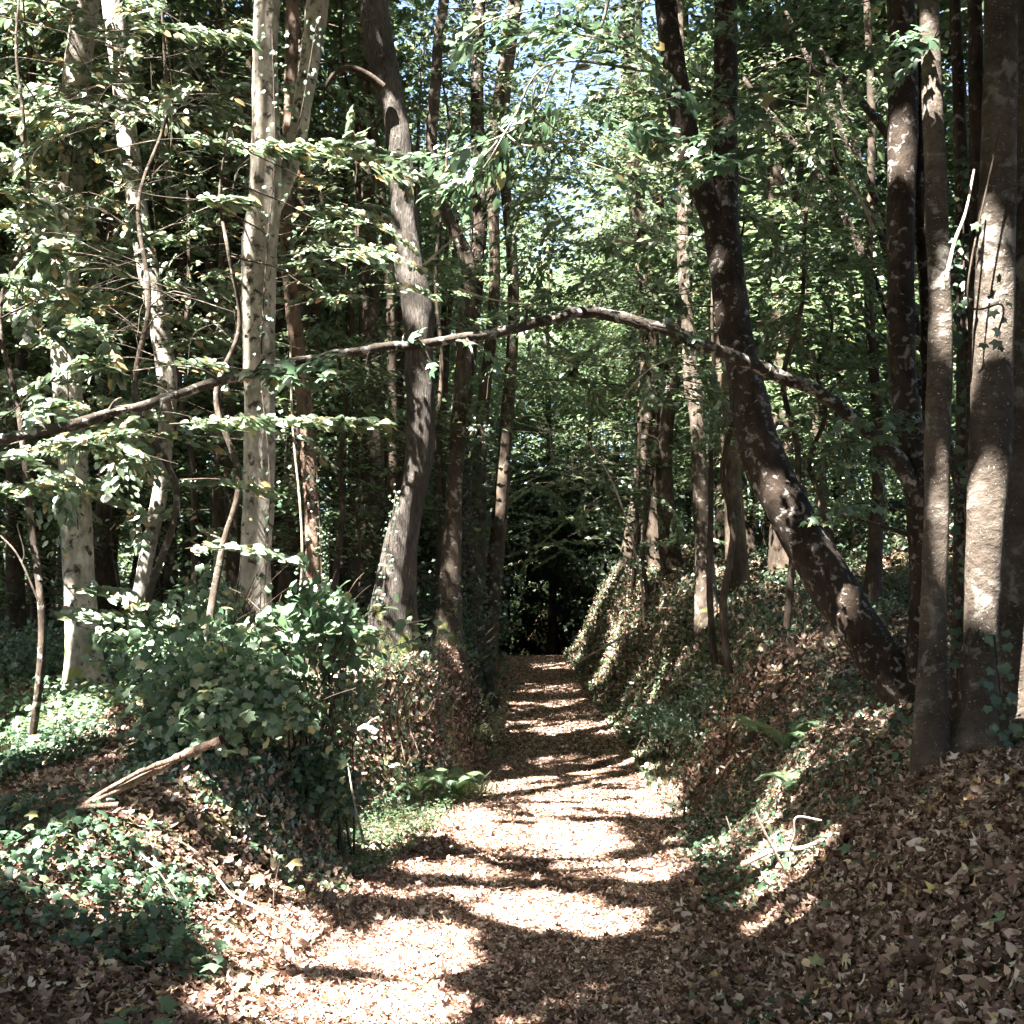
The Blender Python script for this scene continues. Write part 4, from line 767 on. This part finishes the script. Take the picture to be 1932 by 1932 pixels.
# ------------------------------------------------------------------ deadwood
def stick(name, label, segs, mat=B_dead, cat="branch", sides=8, rough=.18, fq=14):
    tb = Tubes(); base = U(*segs[0][0][0][:3]) if False else None
    for pts, r0, r1 in segs:
        P = spline([U(*p) for p in pts], 26)
        if base is None: base = P[0].copy()
        tb.add(P, np.linspace(r0, r1, 26), sides, rough, fq, seed=len(tb.V))
    me = tb.mesh(name, mat, base); o = obj(name, me, None, base); tag(o, label, cat); return o
stick("dead_log", "split weathered log propped up against the big bush", [([(70, 1560, 6.6), (240, 1482, 6.55), (340, 1427, 6.5), (420, 1396, 6.4)], .012, .031), ([(150, 1522, 6.6), (260, 1458, 6.5), (340, 1428, 6.45)], .012, .014)], B_log, "log", 10, .45, 30)
stick("dead_branch", "short grey branch lying under the propped log", [([(100, 1545, 6.5), (150, 1525, 6.5), (225, 1518, 6.45)], .010, .016)], B_log)
g0 = ground_hit(1500, 1665)
stick("fallen_branch", "white forked twigs catching the sun at the foot of the right bank",
    [([(1400, 1632, 6.95), (1460, 1605, 6.8), (1520, 1598, 6.75), (1600, 1560, 6.75)], .017, .010), ([(1425, 1530, 6.6), (1445, 1575, 6.65), (1480, 1640, 6.75), (1500, 1670, 6.8)], .006, .012), ([(1550, 1548, 6.6), (1503, 1542, 6.6), (1500, 1575, 6.65), (1490, 1602, 6.75)], .006, .008), ([(1370, 1540, 6.6), (1385, 1585, 6.65), (1398, 1620, 6.8)], .004, .006), ([(1495, 1600, 6.75), (1490, 1640, 6.75), (1500, 1670, 6.8)], .005, .005)])
stick("fallen_branch", "long thin stick lying on the near left slope", [([(410, 1655, 6.3), (440, 1690, 6.1), (500, 1720, 5.95), (585, 1775, 5.7)], .006, .010)])
stick("bent_twig", "pale bent twig arching in the lower left undergrowth", [([(265, 1610, 6.0), (300, 1645, 5.9), (335, 1700, 5.8)], .004, .005)])
stick("fallen_branch", "brown stick lying at the bottom of the left slope", [([(305, 1570, 6.8), (360, 1600, 6.6), (420, 1650, 6.4)], .006, .009)], B_log)
stick("broken_branch", "bright broken stub poking from the bank below the fern", [([(640, 1362, 8.7), (668, 1378, 8.5), (690, 1372, 8.4), (712, 1384, 8.35)], .012, .026), ([(690, 1372, 8.4), (700, 1360, 8.4), (715, 1352, 8.35)], .010, .004)], B_dead, "branch", 9, .5, 25)
stick("upright_stick", "thin pale stick standing against the dark hollow", [([(656, 1441, 8.2), (664, 1490, 8.1), (674, 1540, 8.0), (687, 1590, 7.9)], .005, .012)])
stick("dead_branch", "half buried branch on the near right slope", [([(1700, 1600, 5.9), (1640, 1650, 5.8), (1600, 1700, 5.7), (1560, 1760, 5.65)], .010, .022)], B_log)
stick("hanging_twig", "white snapped twig dangling between the right hand trunks", [([(1838, 320, 6.3), (1822, 400, 6.28), (1800, 460, 6.26), (1785, 530, 6.25)], .006, .013), ([(1790, 510, 6.25), (1778, 522, 6.25), (1780, 545, 6.25)], .012, .008)])
stick("root_tangle", "reddish exposed roots hanging from the bank under the fern", [([(745, 1290, 11.64), (735, 1340, 11.40), (740, 1400, 11.22)], .022, .010), ([(760, 1290, 11.64), (765, 1350, 11.40), (790, 1420, 11.16)], .010, .004), ([(755, 1300, 11.52), (750, 1360, 11.34), (765, 1440, 11.04)], .012, .004), ([(770, 1310, 11.52), (800, 1350, 11.28), (830, 1290, 11.28)], .008, .003), ([(740, 1310, 11.52), (725, 1350, 11.28), (730, 1420, 11.04)], .012, .004)], B_red, "roots")
stick("white_pole", "thin white pole standing right of the brightest trunk", [([(548, 640, 9.9), (552, 800, 9.9), (566, 950, 9.9), (570, 1060, 9.9), (560, 1200, 9.9)], .010, .014)], B_dead, "pole")
stick("white_pole", "short pale pole at the upper far left", [([(62, 400, 9.9), (68, 500, 9.9), (80, 640, 9.9)], .012, .018)], B_dead, "pole")
stick("broken_bough", "pale dead bough slanting into the far left trunk", [([(30, 230, 10.8), (55, 290, 10.9), (80, 335, 11.0), (108, 362, 11.2)], .018, .05)], B_dead, "bough")
stick("bare_twigs", "forked bare twigs leaning at the left edge", [([(0, 1010, 7.8), (35, 1050, 7.8), (75, 1140, 7.8)], .006, .008), ([(32, 990, 7.8), (45, 1040, 7.8), (42, 1060, 7.8)], .005, .005)], B_dead, "twigs")
for k, (lab, s) in enumerate([("dead twig slanting over the lane's dark end", [([(1100, 820, 14), (1160, 920, 14), (1205, 1070, 14.3), (1215, 1180, 14.6)], .012, .012)]),
     ("Y shaped bare twig in front of the dark trunks right of the lane", [([(1200, 815, 12), (1240, 828, 12), (1250, 865, 12)], .008, .005), ([(1240, 828, 12), (1252, 812, 12)], .006, .004)]),
     ("pale dead twig rising toward the arching limb", [([(1165, 770, 11), (1200, 720, 11), (1245, 685, 11), (1330, 655, 11)], .010, .006)]),
     ("long pale twig running out from the lichened trunk", [([(865, 545, 11), (930, 565, 11), (1030, 578, 11)], .010, .006)]),
     ("short pale branch up against the leaning fork", [([(1240, 550, 12), (1290, 555, 12), (1330, 545, 12)], .008, .005)]),
     ("pale crooked dead twig hanging in the green at upper right", [([(1500, 210, 11), (1560, 215, 11), (1575, 300, 11), (1620, 370, 11), (1650, 435, 11)], .006, .018)]),
     ("white snapped branch lying across the leaves left of the fork", [([(1160, 452, 12), (1200, 458, 12), (1250, 450, 12)], .018, .012)]),
     ("slender dead branch slanting behind the ridged trunk", [([(945, 400, 12), (870, 440, 12), (800, 500, 12)], .008, .016)]),
     ("branch lying down the right bank behind the lichened trunk", [([(1560, 960, 11), (1640, 985, 10.8), (1720, 1010, 10.6)], .012, .025)]),
     ("fallen branch on the rim of the sunlit right bank", [([(1090, 1250, 23), (1150, 1215, 22.5), (1220, 1180, 22)], .02, .03)])]):
    stick("dead_twig" if k != 9 else "fallen_branch", lab, s, B_dead if k != 8 else B_dark, "dead twig")

# ------------------------------------------------------------------ litter, ivy carpets (nobody could count these)
def littered(n, xa, xb, ya, yb, cond, size, tm, mat, name, label, cat, flat=.45, lift=.012, carve=False, nearbias=1.0, smin=.5):
    y = ya+(yb-ya)*rg3.uniform(0, 1, n)**nearbias; x = rg3.uniform(0, 1, n)*(xb-xa)+xa
    k = cond(x, y); x, y = x[k], y[k]; m = len(x)
    e = .03; z = H(x, y); nx = -(H(x+e, y)-z)/e; ny = -(H(x, y+e)-z)/e
    N = np.column_stack([nx, ny, np.ones(m)])+rg3.normal(0, flat, (m, 3)); a = rg3.uniform(0, 6.28, m)
    A = np.column_stack([np.cos(a), np.sin(a), rg3.normal(0, flat*.6, m)]); N = nrm(N); A = nrm(A-(A*N).sum(1, keepdims=True)*N)
    P = np.column_stack([x, y, z+lift*rg3.uniform(.3, 1.8, m)])
    S = size*rg3.uniform(smin, 1.25, m)
    o = obj(name, leaf_mesh(name, (P, A, N, S), tm, mat, squash=rg3.uniform(.45, 1.1, m))); tag(o, label, cat, kind='stuff'); return o
vis = lambda x, y: np.abs(x/np.maximum(y, .1)) < .56
onpath = lambda x, y: (x > xl(y)-.15) & (x < xr(y)+.1)
littered(210000, -2, 2.2, 3.6, 17, lambda x, y: vis(x, y) & onpath(x, y) & (fbm(x, y*.5, 2.2, 6)+rg3.normal(0, .8, len(x)) > -.7), .034, CR, M_crumb, "path_leaf_litter", "crumbled brown leaves strewn along the track", "leaf litter", .45, .008, nearbias=1.35)
littered(42000, -2, 2.2, 17, 34, lambda x, y: vis(x, y) & onpath(x, y), .06, CR, M_crumb, "far_path_leaf_litter", "brown leaves strewn along the far part of the track", "leaf litter", .4, .01)
littered(5200, -2, 2.2, 3.6, 14, lambda x, y: vis(x, y) & onpath(x, y), .06, MPC, M_lit, "whole_leaf_litter", "whole dry leaves lying on top of the track", "leaf litter", .4, .02, nearbias=1.2)
ST = (np.array([[-.5, .012, 0], [-.5, -.012, 0], [-.5, 0, .02], [.05, .03, .03], [.05, .008, .03], [.05, .018, .05], [.5, -.01, 0], [.5, -.02, 0], [.5, -.015, .012]]), np.array([[0, 1, 4, 3], [1, 2, 5, 4], [2, 0, 3, 5], [3, 4, 7, 6], [4, 5, 8, 7], [5, 3, 6, 8]]))
littered(900, -4, 4, 3.4, 12, lambda x, y: vis(x, y), .26, ST, B_log, "twig_litter", "small broken twigs among the dead leaves", "twigs", .25, .02, nearbias=1.2, smin=.2)
offr = lambda x, y: vis(x, y) & (x > xr(y)-.2)
offl = lambda x, y: vis(x, y) & (x < xl(y)+.2)
littered(8000, .5, 6, 3.4, 11, offr, .075, MPC, M_lit, "right_bank_leaf_litter", "curled dry leaves covering the near right slope", "leaf litter", .6, .03, nearbias=1.3, smin=.35)
littered(62000, .5, 6, 3.4, 11, offr, .064, CR, M_lit, "right_bank_crumpled_leaves", "crumpled dry leaves heaped on the near right slope", "leaf litter", .75, .03, nearbias=1.3, smin=.35)
littered(90000, .5, 6, 3.4, 11, offr, .036, CR, M_lit, "right_bank_leaf_fragments", "broken dry leaves between the larger ones on the right slope", "leaf litter", .6, .02, nearbias=1.2)
littered(85000, -7, -.2, 3.4, 12, offl, .055, CR, M_lit, "left_bank_leaf_litter", "dry leaves covering the left slope", "leaf litter", .6, .025, nearbias=1.2)
littered(6500, -7, -.2, 3.4, 12, offl, .075, MPC, M_lit, "left_bank_curled_leaves", "large curled dry leaves on the left slope", "leaf litter", .6, .03, nearbias=1.2)
littered(40000, -14, 14, 11, 27, lambda x, y: vis(x, y) & ~onpath(x, y), .10, CR, M_lit, "woodland_leaf_litter", "dead leaves over the banks farther back", "leaf litter", .5, .03)
def banked(n, fx, y0, y1, size, tm, mat, name, label, cat):
    y = rg3.uniform(y0, y1, n); x = fx(y, rg3.uniform(0, 1, n)); e = .03; z = H(x, y); N = np.column_stack([-(H(x+e, y)-z)/e*.6, -(H(x, y+e)-z)/e*.6-.3, np.ones(n)])+rg3.normal(0, .45, (n, 3)); N = nrm(N)
    A = rg3.normal(0, .6, (n, 3)); A[:, 2] -= .5
    P = np.column_stack([x, y, z])+N*(rg3.uniform(.01, .12, n)*(1+np.clip(y-14, 0, 20)/9))[:, None]
    tag(obj(name, leaf_mesh(name, (P, nrm(A), N, size*rg3.uniform(.5, 1.2, n)), tm, mat)), label, cat, kind='stuff')
banked(14000, lambda y, t: xl(y)-shelf(y)-t*(wl(y)+.5), 7.2, 13.5, .055, OV, M_green, "left_bank_creepers", "green creepers over the steep left bank by the lane", "creepers")
banked(9000, lambda y, t: xl(y)-shelf(y)-t*(wl(y)+.12), 7.2, 16, .065, CR, M_lit, "left_bank_caught_leaves", "dead leaves caught on the steep left bank", "leaf litter")
banked(26000, lambda y, t: xr(y)-.1+t*(wr(y)+.8), 12, 32, .085, CR, M_lit, "right_bank_caught_leaves", "dead leaves caught on the steep right bank", "leaf litter")
banked(16000, lambda y, t: xr(y)-.15+t*(wr(y)+.4), 13, 32, .085, OV, M_fern, "right_bank_creepers", "green creepers over the steep right bank", "creepers")
banked(11000, lambda y, t: xr(y)-.1+t*(wr(y)+2.0), 9, 22, .06, OV, M_dark, "right_bank_low_green", "dark low plants over the shaded right bank", "undergrowth")
nz = lambda x, y, f, t, s: fbm(x+s, y-s, f, 6) > t
littered(60000, -6, -.6, 3.4, 10, lambda x, y: offl(x, y) & nz(x, y, 1.3, .45, 3) & (x < xl(y)-.45) & (y > 5.2), .06, IV, M_ivy, "left_ground_ivy", "ivy and low leaves spreading over the left bank", "ground ivy", .6, .09)
el = lambda cx, cy_, rx, ry: (lambda x, y: ((x-cx)/rx)**2+((y-cy_)/ry)**2+.5*fbm(x, y, 3, 6) < .9)
littered(9000, -4, -.9, 4, 8, lambda x, y: el(-2.35, 6.1, .95, .9)(x, y), .075, IV, M_ivy, "low_ivy", "glossy ivy mound at the lower left", "ground ivy", .55, .10)
littered(9000, -7, -2.2, 8, 13, lambda x, y: el(-4.6, 10.2, 1.3, 1.2)(x, y), .08, IV, M_fern, "sunny_undergrowth", "bright low plants in the sunlit patch by the leftmost trunk", "undergrowth", .55, .14)
littered(9000, -2.2, -.3, 8, 13, lambda x, y: (x < xl(y)+.03) & (x > xl(y)-shelf(y)-.1), .045, OV, M_fern, "verge_undergrowth", "low green plants on the lit verge", "undergrowth", .6, .08)
littered(52000, 1.2, 9, 6.6, 20, lambda x, y: offr(x, y) & (x > xr(y)+.0) & nz(x, y, .8, -.1, 9), .06, IV, M_ivy, "right_ground_ivy", "ivy carpet on the shaded right bank", "ground ivy", .55, .07)
littered(3500, .9, 4, 3.6, 7, lambda x, y: offr(x, y) & nz(x, y, 1.8, .5, 5), .06, IV, M_ivy, "slope_ivy", "sparse ivy leaves among the litter of the near right slope", "ground ivy", .5, .05)
littered(30000, -14, -1, 10, 24, lambda x, y: offl(x, y) & nz(x, y, .7, -.4, 2), .08, IV, M_ivy, "wood_floor_ivy", "low green plants on the wood floor at left", "ground ivy", .6, .18)
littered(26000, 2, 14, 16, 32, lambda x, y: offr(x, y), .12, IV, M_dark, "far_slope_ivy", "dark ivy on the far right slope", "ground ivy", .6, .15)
print("trees", n_c, "objects", len(bpy.data.objects))
